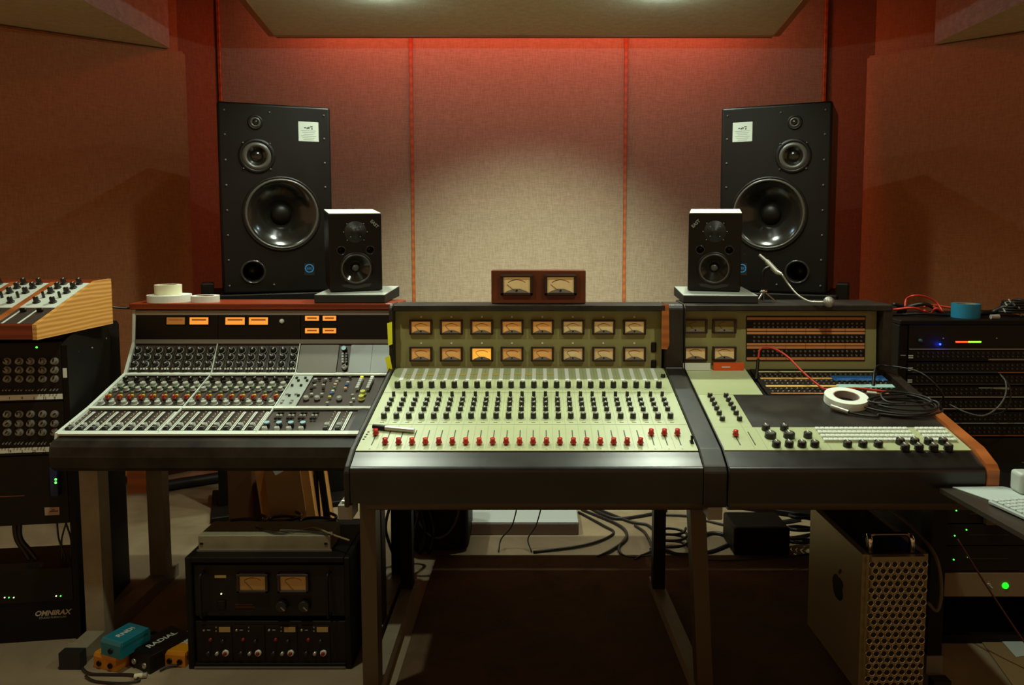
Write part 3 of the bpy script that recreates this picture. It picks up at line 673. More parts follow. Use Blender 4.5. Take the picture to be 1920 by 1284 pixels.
# plain plates of the master bay
xm0, xm1 = onplane(F3, 634, 670)[0], onplane(F3, 656, 670)[0]
MB().span((BX[2]+.004, .008, 0), (xm0-.001, l3-.004, .003), F3).build('blank_plate', MODULEG, Lr)
PB = mat('blue_grey_plate', '#8b918e', .4)
MB().span((xm1+.001, .008, 0), (xm1+.082, l3-.004, .003), F3).build('blank_plate', PB, Lr)
MB().span((xm1+.083, .008, 0), (BX[3], l3-.004, .003), F3).build('blank_plate', PB, Lr)
put(bk_, 'monitor_knob', Lr, F3 @ T(*onplane(F3, 646, 655), 0)); put(ring, 'pan_knob', Lr, F3 @ T(*onplane(F3, 646, 689), 0))
for v in (664, 669, 674, 679): put(bw, 'push_button', Lr, F3 @ T(*onplane(F3, 643, v), 0)); put(bk, 'push_button', Lr, F3 @ T(*onplane(F3, 650, v), 0))
side_frame(Lr, -1.50, -1.50, 2.46, 2.87, .66, wd=.062, foot_from=2.29, rmt=STEEL)
side_frame(Lr, -.557, -.557, 2.50, 2.87, .66, wd=.045, mt=BLACK)
MB().span((-1.5, 2.84, .60), (-.557, 2.88, .66)).build('rear_rail', BLACK, Lr)
# ================================================================= loudspeakers
CONE = mat('glossy_black_cone', '#1a1813', .16, spec=.8)
SURR = mat('rubber_surround', '#4a463e', .35)
SPK = mat('satin_black_cabinet', '#100c07', .42, spec=.3)
BLUEL = mat('bright_blue_print', '#2a86c8', .5)
PRINT = mat('grey_print', '#8f978c', .6)
def big_speaker(x, y, z, rot, mir, label):
    t = thing('studio_monitor', label, 'loudspeaker', (x, y, z), rot, 'big studio loudspeakers')
    B = W[t]; wd, ht, dp = .51, .90, .44; s = -1 if mir else 1
    F = B @ RX(rad(90))                       # local x across, y up, z out of the front
    cab = MB().span((-wd/2, -ht*0, -dp), (wd/2, ht, 0), F, .012, 0, 3).build('cabinet', SPK, t)
    X = lambda f: s*(f-.5)*wd
    Y = lambda f: ht*(1-f)
    def drv(fx, fy, r, nm, dome, ring=.012, depth=.05):
        A = F @ T(X(fx), Y(fy), 0)
        d = MB().lathe([(r+ring*1.9, .0005), (r+ring*1.8, .004), (r+ring*1.1, .005), (r+ring, .003)], A, 40).build(nm, SPK, t)
        if depth:
            MB().lathe([(r+ring, .003), (r+ring*.6, .009), (r+ring*.2, .009), (r-.001, .003)], A, 40).build('surround', SURR, d)
            dz = -depth
            MB().lathe([(r, .003), (r*.93, .0), (r*.70, dz*.36), (r*.48, dz*.72), (dome*1.0, dz)], A, 48).build('cone', CONE, d)
            MB().lathe([(dome*1.03, dz+.0005)]+[(dome*math.cos(a), dz+.001+dome*.5*math.sin(a)) for a in lin(0, math.pi/2-.01, 7)]+[(0, dz+.001+dome*.5)], A, 28).build('dust_cap', SPK if r > .1 else CONE, d)
    k_ = MB()
    for fx, fy, r_, d_ in ((.54, .577, .1585, .2), (.33, .275, .0455, .06), (.27, .885, .047, .25)):
        k_.cyl((X(fx), Y(fy), -d_), (X(fx), Y(fy), .02), r_, seg=40, M=F)
    cut(cab, k_)
    drv(.54, .577, .158, 'woofer', .05, depth=.085)
    drv(.33, .275, .045, 'midrange_driver', .030, ring=.020, depth=.022)
    drv(.325, .10, .014, 'tweeter', .012, ring=.011, depth=-.003)
    A = F @ T(X(.27), Y(.885), 0)
    MB().lathe([(.058, .0005), (.055, .004), (.050, .004), (.0475, .001), (.044, -.03), (.043, -.2), (0, -.2)], A, 30).build('bass_port', [mat('shiny_port_rim', '#2a2722', .2)], t)
    m = MB()
    for fx in (.06, .45, .94):
        for fy in (.045, .955): m.lathe([(.0055, .0), (.005, .0025), (0, .002)], F @ T(X(fx), Y(fy), 0), 10)
    for fx in (.06, .94):
        for fy in (.17, .3, .43, .56, .69, .82): m.lathe([(.0055, .0), (.005, .0025), (0, .002)], F @ T(X(fx), Y(fy), 0), 10)
    for a in (45, 135, 225, 315): m.lathe([(.005, 0), (.004, .006), (0, .006)], F @ T(X(.33)+.085*math.cos(rad(a)), Y(.275)+.085*math.sin(rad(a)), 0), 10)
    m.build('screws', SURR, t)['kind'] = 'stuff'
    sx, sy = X(.797), Y(.135)
    m = MB(); m.span((sx-.047, sy-.047, .0002), (sx+.047, sy+.047, .0022), F, .0015)
    for i, (a, b, c, d) in enumerate(((-.016, .018, .008, .005), (-.006, .016, .006, .008), (.002, .018, .006, .010), (.014, .024, .012, .005), (.016, .014, .007, .006))): m.box((sx+a, sy+b, .0024), (c, d, .0006), F, 0, 1)
    for k in range(6): m.box((sx, sy+.004-.0085*k, .0023), (.07-.012*(k % 3), .0028, .0004), F, 0, 2)
    m.build('sticker', [mat('pale_sticker', '#c3cabd', .5), MARK, PRINT], t)
    lx, ly = X(.775), Y(.87); A = F @ T(lx, ly, 0)
    m = MB(); m.span((-.024, -.034, .0002), (.024, .024, .001), A, 0, 1)
    m.lathe([(.021, .001), (.021, .0018), (.0165, .0018), (.0165, .001)], A, 28, 0, False)
    m.text('atc', .021, A @ T(0, .001, .0014)); m.build('logo_badge', [BLUEL, mat('badge_black', '#20201c', .4)], t)
    return t
def toe_place(uL, vL, uR, ztL, ztR): pass
big_speaker(-1.254, 3.605, 1.10, rad(22.6), False, 'tall black three-way loudspeaker with white sticker, behind the brown desk at the left')
big_speaker(1.127, 3.61, 1.10, -rad(25), True, 'tall black three-way loudspeaker with white sticker, behind the silver gooseneck microphone')
def stand(x, y, rot, label):
    t = thing('speaker_stand', label, 'stand', (x, y, 0), rot, 'big loudspeaker stands'); B = W[t]
    MB().span((-.30, -.03, 1.055), (.30, .46, 1.10), B, .004).build('top_plate', BLACKM, t)
    for s in (-1, 1):
        MB().span((s*.26-.045, .15, .03), (s*.26+.045, .24, 1.055), B, .003).build('post', BLACKM, t)
        MB().span((s*.32-.028, .0, 1.06), (s*.32+.028, .12, 1.155), B, .006).build('clamp', BLACK, t)
    MB().span((-.34, .0, 0), (.34, .42, .03), B, .004).build('base_plate', BLACKM, t)
stand(-1.254, 3.605, rad(22.6), 'black two-post stand under the left big loudspeaker')
stand(1.127, 3.61, -rad(25), 'black two-post stand under the right big loudspeaker')
def pad(p, z, wd, dp, hf, hr, rot, label, corner=0):
    t = thing('speaker_pad', label, 'speaker pad', (p[0], p[1], z), rot, 'speaker pads'); B = W[t]
    m = MB(); m.prism([(-wd/2, 0, 0), (-wd/2, dp, 0), (-wd/2, dp, hr), (-wd/2, 0, hf)], (wd, 0, 0), B)
    bmesh.ops.bevel(m.bm, geom=list(m.bm.edges), offset=.002, segments=1, affect='EDGES'); m.build('foam_block', mat('dark_foam', '#231f19', .8), t)
    sl = math.atan2(hr-hf, dp); A = B @ T(0, 0, hf) @ RX(sl)
    MB().span((-wd/2+.001, .001, 0), (wd/2-.001, dp-.001, .0012), A).build('top_sheet', mat('pale_grey_top_sheet', '#a7ab9f', .5), t)
    return A
def small_speaker(A, label, mir):
    # A: frame on the pad, y back, z up
    M0 = A
    t = bpy.data.objects.new('desk_monitor', None); COL.objects.link(t); t.matrix_world = M0; W[t] = M0.copy(); tag(t, label, 'loudspeaker', 'small desk loudspeakers')
    wd, ht, dp = .200, .305, .235; F = M0 @ RX(rad(90))
    cab = MB().span((-wd/2, 0, -dp), (wd/2, ht-.004, 0), F, .003, 0, 1).build('cabinet', SPK, t)
    k_ = MB(); k_.cyl((0, .088, -.06), (0, .088, .02), .0525, seg=32, M=F)
    for s in (-1, 1): k_.cyl((s*.055, .160, -.06), (s*.055, .160, .02), .0145, seg=22, M=F)
    cut(cab, k_)
    MB().span((-wd/2+.002, ht-.004, -dp+.002), (wd/2-.002, ht, -.001), F, .001).build('white_lid', WHITE, t)
    A = F @ T(0, .088, 0); r = .052
    d = MB().lathe([(r+.014, .0003), (r+.013, .0035), (r+.006, .0035)], A, 32).build('woofer', SPK, t)
    MB().lathe([(r+.006, .0035), (r+.003, .006), (r, .0035)], A, 32).build('surround', SURR, d)
    MB().lathe([(r, .0035), (r*.85, -.004), (.016, -.028)], A, 32).build('cone', CONE, d)
    MB().lathe([(.015*math.cos(a), -.027+.010*math.sin(a)) for a in lin(0, math.pi/2-.01, 6)]+[(0, -.017)], A, 20).build('dust_cap', SURR, d)
    MB().prism([(-.058, .028, 0), (-.050, .018, 0), (-.01, .010, 0), (.01, .010, 0), (.050, .018, 0), (.058, .028, 0)], (0, 0, .002), F).build('lower_flange', mat('flange_grey', '#2a2620', .4), t)
    for s in (-1, 1): MB().lathe([(.018, .0003), (.0165, .003), (.0142, .0003), (.0135, -.05), (0, -.05)], F @ T(s*.055, .160, 0), 22).build('bass_port', MATS['shiny_port_rim'], t)
    A = F @ T(0, .232, 0); m = MB(); m.lathe([(.042, .0002), (.041, .0014), (.014, .0014), (.013, .004), (0, .006)], A, 28); m.build('tweeter', mat('tweeter_plate', '#1e1b15', .5), t)
    m = MB()
    for r, n, o in ((.026, 4, 45), (.045, 4, 45), (.045, 2, 0)):
        for k in range(n): a = rad(o+360/n*k); m.lathe([(.0022, .0014), (.0018, .003), (0, .003)], A @ T(r*math.cos(a), r*math.sin(a), 0), 8)
    m.build('screws', PRINT, t)['kind'] = 'stuff'
    s = -1 if mir else 1
    MB().text('EAST', .017, F @ T(s*.073, .262, .0008) @ RZ(-s*rad(45)), bold=.0004).build('maker_name', PRINT, t)
    return t
PA = pad((-.718, 2.822), 1.127, .268, .30, .030, .042, 0, 'dark speaker pad with pale top on the red wooden shelf at the left')
small_speaker(PA @ T(.004, .10, .004) @ RZ(rad(20)) @ RX(rad(3)), 'small black two-way loudspeaker in front of the left big loudspeaker', False)
PB2 = pad((.650, 2.655), 1.143, .265, .30, .026, .036, -rad(4), 'dark speaker pad with pale top at the left end of the patch panel desk')
small_speaker(PB2 @ T(-.006, .12, .004) @ RZ(-rad(9)) @ RX(rad(3)) @ Matrix.Scale(.955, 4), 'small black two-way loudspeaker in front of the right big loudspeaker', True)

# ================================================================= things on the desks
mb = thing('meter_box', 'dark red wooden box with two cream needle meters standing on top of the middle desk', 'meter', (-.0, 2.68, 1.143))
a = atY(921, 507, 2.64); b = atY(1098, 571, 2.64)
MB().span((a.x, 2.64, 1.143), (b.x, 2.705, a.z), bev=.002).build('case', WALNUT, mb)
G = slope(2.64, 1.143, 2.64, a.z)
for u in (969, 1051): x, y = onplane(G, u, 534); meter(mb, G @ T(x, y, 0), .114, .072, METERCREAM, needle=-.9)
def roll(name, c, ro, ri, h, mt, label, cat='tape roll', core=None, group=None):
    t = thing(name, label, cat, c, 0, group)
    MB().lathe([(ri, 0), (ro, 0), (ro, h), (ri, h)], T(*c), 48, closed=True, smooth=False).build('tape', mt, t)
    MB().lathe([(ri-.002, .0005), (ri, .0005), (ri, h-.0005), (ri-.002, h-.0005)], T(*c), 40, closed=True, smooth=False).build('core', core or mat('cardboard_core', '#a08a6a', .8), t)
    return t
p = atY(318, 560, 2.90); roll('tape_roll', (p.x, 2.90, 1.126), .080, .045, .027, TAPEW, 'wide flat white tape roll on the red wooden shelf, under the cream roll', group='tape rolls on the shelf')
q = atY(316, 560, 2.90); roll('tape_roll', (q.x, 2.90, 1.1535), .049, .034, .038, TAPEC, 'cream tape roll lying on top of the wide white roll', group='tape rolls on the shelf')
p = atY(385, 560, 2.89); roll('tape_roll', (p.x, 2.89, 1.126), .052, .034, .024, TAPEW, 'small flat white tape roll on the red wooden shelf, nearest the left big loudspeaker', group='tape rolls on the shelf')
for (pts4, lb, mt) in (([(726, 606), (735, 603), (736, 645), (728, 648)], 'upper strip of yellow tape on the left edge of the red fader desk', YELLOW), ([(722, 670), (731, 666), (736, 693), (727, 696)], 'lower strip of yellow tape on the left edge of the red fader desk', YELLOW)):
    P = [atY(u, v, 2.594 if v < 660 else 2.594) for u, v in pts4]
    tag(MB().prism(P, (0, -.0012, 0)).build('tape_strip', mt), lb, 'tape', 'yellow tape strips')
P = [atY(u, v, 2.598) for u, v in ((1241, 570), (1254, 570), (1255, 645), (1251, 655), (1240, 654))]
tag(MB().prism(P, (0, -.002, 0)).build('tape_strip', WOODO), 'long orange-brown strip hanging from the right top corner of the red fader desk', 'tape')
for (ua, va, ub, vb, mt, lb) in ((1280, 683, 1332, 691, TAPEW, 'white paper label standing below the small meters at the right'), (1338, 682, 1395, 691, ORANGE, 'bright orange label standing below the small meters at the right')):
    a = atY(ua, va, 2.60); b = atY(ub, vb, 2.60)
    zb = .787+(2.60-2.036)*.21+.005
    m = MB(); m.span((a.x, 2.60, zb), (b.x, 2.606, a.z+.004)); 
    if mt is ORANGE: m.box(((a.x+b.x)/2-.01, 2.5996, (zb+a.z)/2), (.03, .001, .004), None, 0, 1)
    tag(m.build('paper_label', [mt, WHITE]), lb, 'label', 'paper labels on the patch panel desk')
# marker pen lying across the faders
pm = thing('marker_pen', 'silver marker pen with black cap lying beside the leftmost red fader cap', 'pen', (0, 0, 0)); W[pm] = Matrix.Identity(4)
def onC(u, v, h=.0): x, y = onplane(MP, u, v); return MP @ Vector((x, y, .004+h))
a = onC(700, 806, .008); b = onC(723, 809, .008); c = onC(777, 814, .008)
pm.location = a; W[pm] = Matrix.Translation(a)
MB().cyl(a, b, .0068, .0072, 14).build('cap', BLACK, pm); MB().cyl(b, c, .0066, .0066, 14).build('barrel', SILVER, pm)
# tape roll and cables on the right section
x, y = onplane(MP, 1585, 757); A = MP @ T(x, y, .0045)
t = bpy.data.objects.new('tape_roll', None); COL.objects.link(t); t.matrix_world = A; W[t] = A.copy(); tag(t, 'white masking tape roll lying beside the coiled black cable', 'tape roll')
MB().lathe([(.040, 0), (.066, 0), (.066, .024), (.040, .024)], A, 48, closed=True, smooth=False).build('tape', TAPEW, t)
MB().lathe([(.037, .0003), (.040, .0003), (.040, .0236), (.037, .0236)], A, 40, closed=True, smooth=False).build('core', mat('pinkish_core', '#9a8578', .8), t)
cc = thing('coiled_cable', 'black cable in loose loops with silver plug on the right desk section', 'cable', (0, 0, 0))
cx, cy = onplane(MP, 1690, 768); pts = []
n = 0
for k in range(44):
    a = -2.4+k*.60; r1 = .120+.016*math.sin(k*.9)-(.0012*k); r2 = .060+.012*math.cos(k*.5)-.0004*k
    pts.append(MP @ Vector((cx+r1*math.cos(a)+.008*math.sin(k*.6), cy+r2*math.sin(a), .0085+.0007*k+.002*math.sin(k))))
x0, y0 = onplane(MP, 1590, 779)
pts = [MP @ Vector((x0, y0, .012)), MP @ Vector((x0+.03, y0-.012, .009)), MP @ Vector((x0+.075, y0-.025, .009))]+pts
cc.location = pts[0]; W[cc] = Matrix.Translation(pts[0])
MB().tube(pts, .0038, 7, sub=4).build('cord', CABLE, cc)
e = onC(1557, 770, .011); MB().cyl(pts[0], pts[0]+(e-pts[0])*.55, .0075, .0085, 12).cyl(pts[0]+(e-pts[0])*.55, e, .0092, .0092, 14).build('plug', SILVER, cc)
rc = thing('patch_cable', 'red patch cable arching from the flat patch panel across to the tape roll', 'cable', onC(1418, 712))
P = [onC(1419, 703, .055), onC(1421, 700, .085), onC(1432, 700, .094), onC(1452, 702, .088), onC(1475, 708, .070), onC(1500, 720, .045), onC(1530, 732, .02), onC(1550, 737, .010), onC(1600, 738, .016), onC(1640, 740, .012), onC(1700, 745, .006), onC(1717, 747, .006)]
MB().tube(P, .0034, 8).build('cord', REDCABLE, rc)
MB().cyl(onC(1418, 713, .0), P[0], .0058, .0052, 10).build('plug', BLACK, rc)
MB().cyl(P[-2], P[-1], .006, .006, 10).build('plug', BLACK, rc)
bc = thing('patch_cable', 'thin black patch cable trailing from the flat patch panel towards the right racks', 'cable', onC(1637, 726))
P = [onC(1637, 715, .03), onC(1641, 708, .04), (onC(1660, 705, .035)), Vector((1.27, 2.45, .93)), Vector((1.33, 2.42, .86)), Vector((1.36, 2.55, .80)), Vector((1.40, 2.8, .76))]
MB().tube(P, .0032, 7).build('cord', CABLE, bc); MB().cyl(onC(1637, 727), P[0], .0058, .005, 10).build('plug', BLACK, bc)
tag(MB().cyl(onC(1624, 744, .011), onC(1642, 746, .011), .007, .008, 12).build('cable_plug', SILVER), 'silver plug lying beside the tape roll, behind the coiled cable', 'plug')
# gooseneck talkback microphone
mc = thing('gooseneck_microphone', 'silver ball microphone on a thin bent gooseneck, in front of the right big loudspeaker', 'microphone', (.80, 2.68, 1.142))
g = lambda u, v, Y: atY(u, v, Y)
MB().tube([g(1466, 514, 2.66), g(1478, 532, 2.65), g(1495, 552, 2.62), g(1515, 564, 2.60), g(1530, 566, 2.585), g(1545, 566, 2.575)], .0036, 10).build('gooseneck', SILVER, mc)
c0 = g(1554, 566, 2.575)
MB().lathe([(.019*math.sin(a), -.019*math.cos(a)) for a in lin(.001, math.pi-.001, 12)], Matrix.Translation(c0), 20).build('ball_grille', mat('wire_mesh_grille', '#a8a69c', .35, metal=.8, bump=.8, scale=500), mc)
MB().cyl(g(1424, 478, 2.74), g(1438, 490, 2.72), .006, .0065, 12).cyl(g(1438, 490, 2.72), g(1457, 510, 2.68), .0095, .0095, 14).cyl(g(1457, 510, 2.68), g(1466, 514, 2.66), .009, .005, 12).build('connector', SILVER, mc)
MB().tube([g(1446, 499, 2.70), g(1432, 508, 2.70), g(1429, 530, 2.70), g(1431, 546, 2.70)], .006, 8).build('stand_tube', BLACK, mc)
hub = g(1432, 546, 2.70)
MB().lathe([(0, .008), (.012, .006), (.014, 0), (.008, -.012), (0, -.012)], Matrix.Translation(hub), 14).build('hub', CHROME, mc)
for e in ((hub.x-.035, 2.665, 1.146), (hub.x+.04, 2.68, 1.146), (hub.x+.0, 2.705, 1.146)): MB().cyl(hub, e, .0035, .0035, 8).build('leg', CHROME, mc)
# ================================================================= left rack and wooden controller
RA = rad(8); RC = Vector((-1.575, 2.47, 0))
rk_ = thing('rack_cabinet', 'black rack cabinet with OMNIRAX lettering low on its front, at the left edge', 'rack', tuple(RC), RA)
B = W[rk_]; RF = B @ RX(rad(90))         # local x across (negative to the left), y up, z out of the front
def px(u, v, M=None): return onplane(RF if M is None else M, u, v)
m = MB(); m.prism([(-.018, 0, 0), (-.018, 1.02, 0), (-.018, 1.045, -.03), (-.018, 1.055, -.06), (-.018, 1.055, -.40), (-.018, 1.04, -.42), (-.018, 0, -.42)], (.018, 0, 0), RF); m.build('side_panel', BLACKM, rk_)
m = MB(); m.prism([(-.55, 0, 0), (-.55, 1.02, 0), (-.55, 1.055, -.06), (-.55, 1.055, -.42), (-.55, 0, -.42)], (.018, 0, 0), RF); m.build('side_panel', BLACKM, rk_)
MB().span((-.532, 1.04, -.42), (-.018, 1.055, -.01), RF).build('top_panel', BLACKM, rk_)
m = MB(); m.span((-.532, 0, -.40), (-.018, px(60, 1129)[1]-.001, -.005), RF); m.build('lower_cabinet', BLACKM, rk_)
x, y = px(97, 1150)
MB().text('OMNIRAX', .0245, RF @ T(x, y, -.004), shear=.3, bold=.0008).build('lettering', mat('pale_lettering', '#b8b2a0', .5), rk_)
MB().text('STUDIO FURNITURE', .0095, RF @ T(x, y-.016, -.004), shear=.2).build('lettering', MATS['grey_print'], rk_)
x0, y0 = px(69, 651)
m = MB(); m.lathe([(.003, -.004), (.003, -.002), (0, -.001)], RF @ T(*px(172, 652), 0), 8)
for (u, v) in ((166, 645), (204, 634)):
    # side screws
    m.box((.0005, 0, 0), (.002, .006, .006), B @ T(.0, (.08 if u == 166 else .30), .985 if u == 166 else 1.0))
m.build('screws', CHROME, rk_)['kind'] = 'stuff'
def unit(name, label, v0, v1, cat='rack unit', mt=DARK, M=None, xa=-.53, xb=-.02, depth=.3, group='units in the left rack'):
    M = M or RF; ya = onplane(M, 80, v1)[1]; yb = onplane(M, 80, v0)[1]
    t = thing(name, label, cat, tuple(M @ Vector(((xa+xb)/2, ya, -depth/2))), RA, group)
    MB().span((xa, ya+.0008, -depth), (xb, yb-.0008, 0), M, .001).build('chassis', mt, t)
    return t, ya, yb
silk = MB().lathe([(0, 0), (.013, 0), (.0125, .003), (.0085, .005), (.008, .015), (0, .016)], None, 14, 0, False).box((0, .006, .0163), (.004, .010, .001), None, 0, 1).mesh('silver_knob', [ALU, BLACK])
tg = MB().cyl((0, 0, 0), (0, -.003, .011), .0018, .0026, 8).mesh('toggle_switch', [SILVER])
for nm, (v0, v1), rows_, mk, tp, lb in (('preamp', (641, 752), (677, 693.5, 710), 729, (739, 751, 118), 'upper one of two silver-knobbed black units in the left rack'), ('preamp', (753, 853), (776, 793.5, 810), 829, (839, 850, 104), 'lower one of two silver-knobbed black units in the left rack')):
    t, ya, yb = unit('preamp_unit', lb, v0, v1)
    cols = (-8, 14.5, 37, 58, 80.6, 103)
    for v in rows_:
        for u in cols: x, y = px(u, v); put(silk, 'silver_knob', t, RF @ T(x, y, 0) @ RZ(rad(random.uniform(-60, 60))))
    for u in cols:
        for d in (-5, 0, 5): x, y = px(u+d*1.2, mk); put(tg, 'toggle_switch', t, RF @ T(x, y, 0))
    xa, y1_ = px(-30, tp[0]+3); _, y0_ = px(0, tp[1]); xb, _ = px(tp[2], tp[1])
    m = MB(); m.span((xa, y0_, 0), (xb, y1_, .0012), RF)
    for i, u in enumerate((18, 42, 64, 84, 103)):
        x, y = px(u, (tp[0]+tp[1])/2+1)
        if x < xb-.006: m.text(['1', '8', '2', '12', '9'][i] if v0 < 700 else ['18', '2', '20', '21', ''][i], .012, RF @ T(x, y, .0015), 1, .0003)
    m.build('tape_label', [TAPEW, MARK], t)
    if v0 < 700:
        x, y = px(69, 651); MB().lathe([(.003, 0), (.003, .002), (0, .003)], RF @ T(x, y, 0), 10).build('led', LEDG, t)
        x, y = px(122, 699); MB().box((x, y, .001), (.012, .032, .0016), RF).build('white_tag', TAPEW, t)
t, ya, yb = unit('rack_unit', 'plain black unit with thin orange line and small sticker in the left rack', 854, 983)
xa, y_ = px(-20, 932); xb, _ = px(46, 932); MB().span((xa, y_-.0012, 0), (xb, y_+.0012, .001), RF).build('orange_line', mat('orange_line', '#8a4a14', .5), t)
x, y = px(98, 958); m = MB(); m.box((x, y, .001), (.046, .027, .0015), RF); m.box((x+.006, y, .002), (.026, .004, .0004), RF, 0, 1); m.box((x+.004, y+.005, .002), (.010, .003, .0004), RF, 0, 1); m.build('sticker', [mat('pinkish_sticker', '#a8917c', .6), WALNUT], t)
t, ya, yb = unit('modem', 'black unit with small green and yellow lights resting on the lower rack cabinet', 1066, 1128, depth=.2)
for u, c in ((9, LEDW), (17, LEDG), (26, LEDW), (105.6, LEDW), (114, LEDG)):
    x, y = px(u, 1121 if u < 60 else 1118); MB().lathe([(.0022, 0), (.002, .002), (0, .002)], RF @ T(x, y+.002, 0), 8).build('led', c, t)
x0, y0 = px(106, 900)
bt_ = thing('blue_box', 'narrow dark blue box with two green lights beside the left rack front', 'device', tuple(RF @ Vector((x0, y0-.05, .012))))
MB().span((x0-.012, y0-.05, .0005), (x0+.012, y0+.05, .02), RF, .002).build('case', mat('dark_blue_plastic', '#16244e', .45), bt_)
for dv in (895, 901): MB().lathe([(.004, .02), (.0035, .0215), (0, .022)], RF @ T(px(110, dv)[0], px(110, dv)[1], 0), 8).build('led', LEDG, bt_)
for i, (ua, ub, r, bow) in enumerate(((2, 38, .008, .02), (14, 52, .008, .03), (84, 108, .003, .01), (96, 118, .003, -.012), (108, 100, .003, .012))):
    a = RF @ Vector((*px(ua, 981), -.08)); b = RF @ Vector((*px(ub, 1064), -.06)); c = (a+b)/2+Vector((-bow, 0, 0)); d = a.lerp(b, .8)+Vector((-bow*.4, 0, 0))
    tag(MB().tube([a, c, d, b], r, 6).build('rack_cable', CABLE), ['thick black cable in the gap of the left rack, nearest the photo edge', 'thick black cable in the gap of the left rack, second from the edge', 'thin black cable in the gap of the left rack, leftmost of the thin ones', 'thin black cable in the gap of the left rack, rightmost of the thin ones', 'thin black cable in the gap of the left rack, leaning left at its foot'][i], 'cable', 'cables in the left rack gap')
# wooden controller
wc = thing('wooden_controller', 'slanted control box with golden pine side, white panels and black knobs on the left rack', 'controller', (-1.8, 2.54, 1.058))
zb = 1.058
prf = [(2.33, zb), (2.33, 1.106), (2.66, 1.222), (2.75, 1.224), (2.75, zb)]
for a, b in ((-1.592, -1.578), (-2.04, -2.026)): MB().profX(prf, a, b).build('side_board', WOOD, wc)
MB().profX([(2.333, zb+.001), (2.333, 1.104), (2.345, 1.106), (2.345, zb+.001)], -2.026, -1.592).build('front_board', WOODR, wc)
MB().profX([(2.65, 1.214), (2.66, 1.2195), (2.748, 1.2215), (2.748, zb+.001), (2.70, zb+.001)], -2.026, -1.592).build('rear_board', WOODR, wc)
S = slope(2.345, 1.1055, 2.66, 1.216); LS = math.hypot(.315, .1105)
MB().profX([(2.346, zb+.002), (2.346, 1.098), (2.655, 1.206), (2.70, zb+.002)], -2.024, -1.594).build('inner_body', BLACKM, wc)
pk = knob_mesh('control_knob', .0088, .020, [PLASTIC, WHITE], None, True, 1.35, 14)
pk2 = knob_mesh('thin_knob', .0045, .022, [PLASTIC, WHITE], None, False, 0, 10)
slc = MB().box((0, 0, .006), (.020, .010, .012), None, .002).mesh('slider_cap', BLACK)
for i, xr2 in enumerate((-1.600, -1.742, -1.884)):
    xa2 = xr2-.118
    MB().span((xa2, LS*.36, -.004), (xr2, LS-.004, .002), S).build('white_panel', WHITE, wc)
    m = MB(); m.span((xa2, .002, -.004), (xr2, LS*.36-.001, .001), S, 0, 0)
    for q in (.12, .56): m.span((xa2+.118*q, .004, .001), (xa2+.118*q+.007, LS*.33, .0016), S, 0, 1)
    m.build('slider_panel', [MODULE, WHITE], wc)
    if i < 2: MB().span((xa2-.022, .001, -.004), (xa2-.001, LS-.002, .004), S).build('wood_rail', WOODO, wc)
    for cxx in (xr2-.030, xr2-.085):
        for j, q in enumerate((.95, .84, .72, .60, .48)):
            put(pk2 if j == 3 else pk, 'thin_knob' if j == 3 else 'control_knob', wc, S @ T(cxx, LS*q, .002))
        put(slc, 'slider_cap', wc, S @ T(cxx, LS*.27, .001))
tag(MB().tube([(-1.60, 2.765, 1.12), (-1.57, 2.80, 1.11), (-1.53, 2.90, 1.10), (-1.50, 2.995, 1.098)], .004, 7).build('thin_cable', CABLE), 'thin black cable between the wooden control box and the brown desk', 'cable')

# ================================================================= outboard case under the left desk
oc = thing('equipment_case', 'black portable rack case standing on the floor under the brown desk', 'case', (-.86, 2.42, 0))
OX0, OX1, OY = -1.122, -.598, 2.29; OF = slope(OY, 0, OY, 1)
zt = onplane(OF, 500, 1045)[1]
MB().span((OX0, OY, 0), (OX0+.02, OY+.27, zt), bev=.003).build('side_panel', BLACKM, oc); MB().span((OX1-.02, OY, 0), (OX1, OY+.27, zt), bev=.003).build('side_panel', BLACKM, oc)
MB().span((OX0+.02, OY, zt-.018), (OX1-.02, OY+.27, zt), bev=.002).build('top_panel', BLACKM, oc); MB().span((OX0+.02, OY+.002, 0), (OX1-.02, OY+.27, .018), bev=.002).build('bottom_panel', BLACKM, oc)
MB().span((OX0+.02, OY+.255, .018), (OX1-.02, OY+.27, zt-.018)).build('back_panel', BLACKM, oc)
m = MB()
z1 = onplane(OF, 500, 1251)[1]; m.span((OX0+.02, -.001+z1, 0), (OX1-.02, z1+.003, .003), OF); m.build('metal_lip', ALU, oc)
def ounit(name, label, v0, v1):
    ya = onplane(OF, 500, v1)[1]; yb = onplane(OF, 500, v0)[1]; t = thing(name, label, 'rack unit', (-.86, OY+.12, ya), 0, 'units in the floor case')
    MB().span((OX0+.022, OY+.012, ya), (OX1-.022, OY+.25, yb), bev=.001).build('chassis', DARK, t); return t
OG = slope(OY+.012, 0, OY+.012, 1)
o = lambda u, v: onplane(OG, u, v)
t = ounit('level_meter_unit', 'black unit with two dark amber needle meters, upper one in the floor case', 1062, 1158)
for u, fc in ((475, .45), (551, .6)):
    x, y = o(u, 1091)
    meter(t, OG @ T(x, y, 0), .100, .062, mat('dark_amber_meter_card', '#8a6830', .35, emit=.03, emit_color='#ffb050'), needle=-.75, hood=False)
for u in (530, 572): x, y = o(u, 1133); put(knob_mesh('round_knob', .019, .018, [PLASTIC, ALU]), 'round_knob', t, OG @ T(x, y, 0) @ RZ(rad(-135)))
x, y = o(413.5, 1080.5); MB().box((x, y, .001), (.036, .008, .002), OG).build('name_plate', mat('dull_gold', '#a89450', .5), t)
x, y = o(415, 1113); MB().lathe([(.0025, 0), (.002, .002), (0, .002)], OG @ T(x, y, 0), 8).build('led', LEDW, t)
x, y = o(416, 1133); MB().box((x, y, .003), (.026, .030, .006), OG, .002).build('power_switch', BLACK, t)
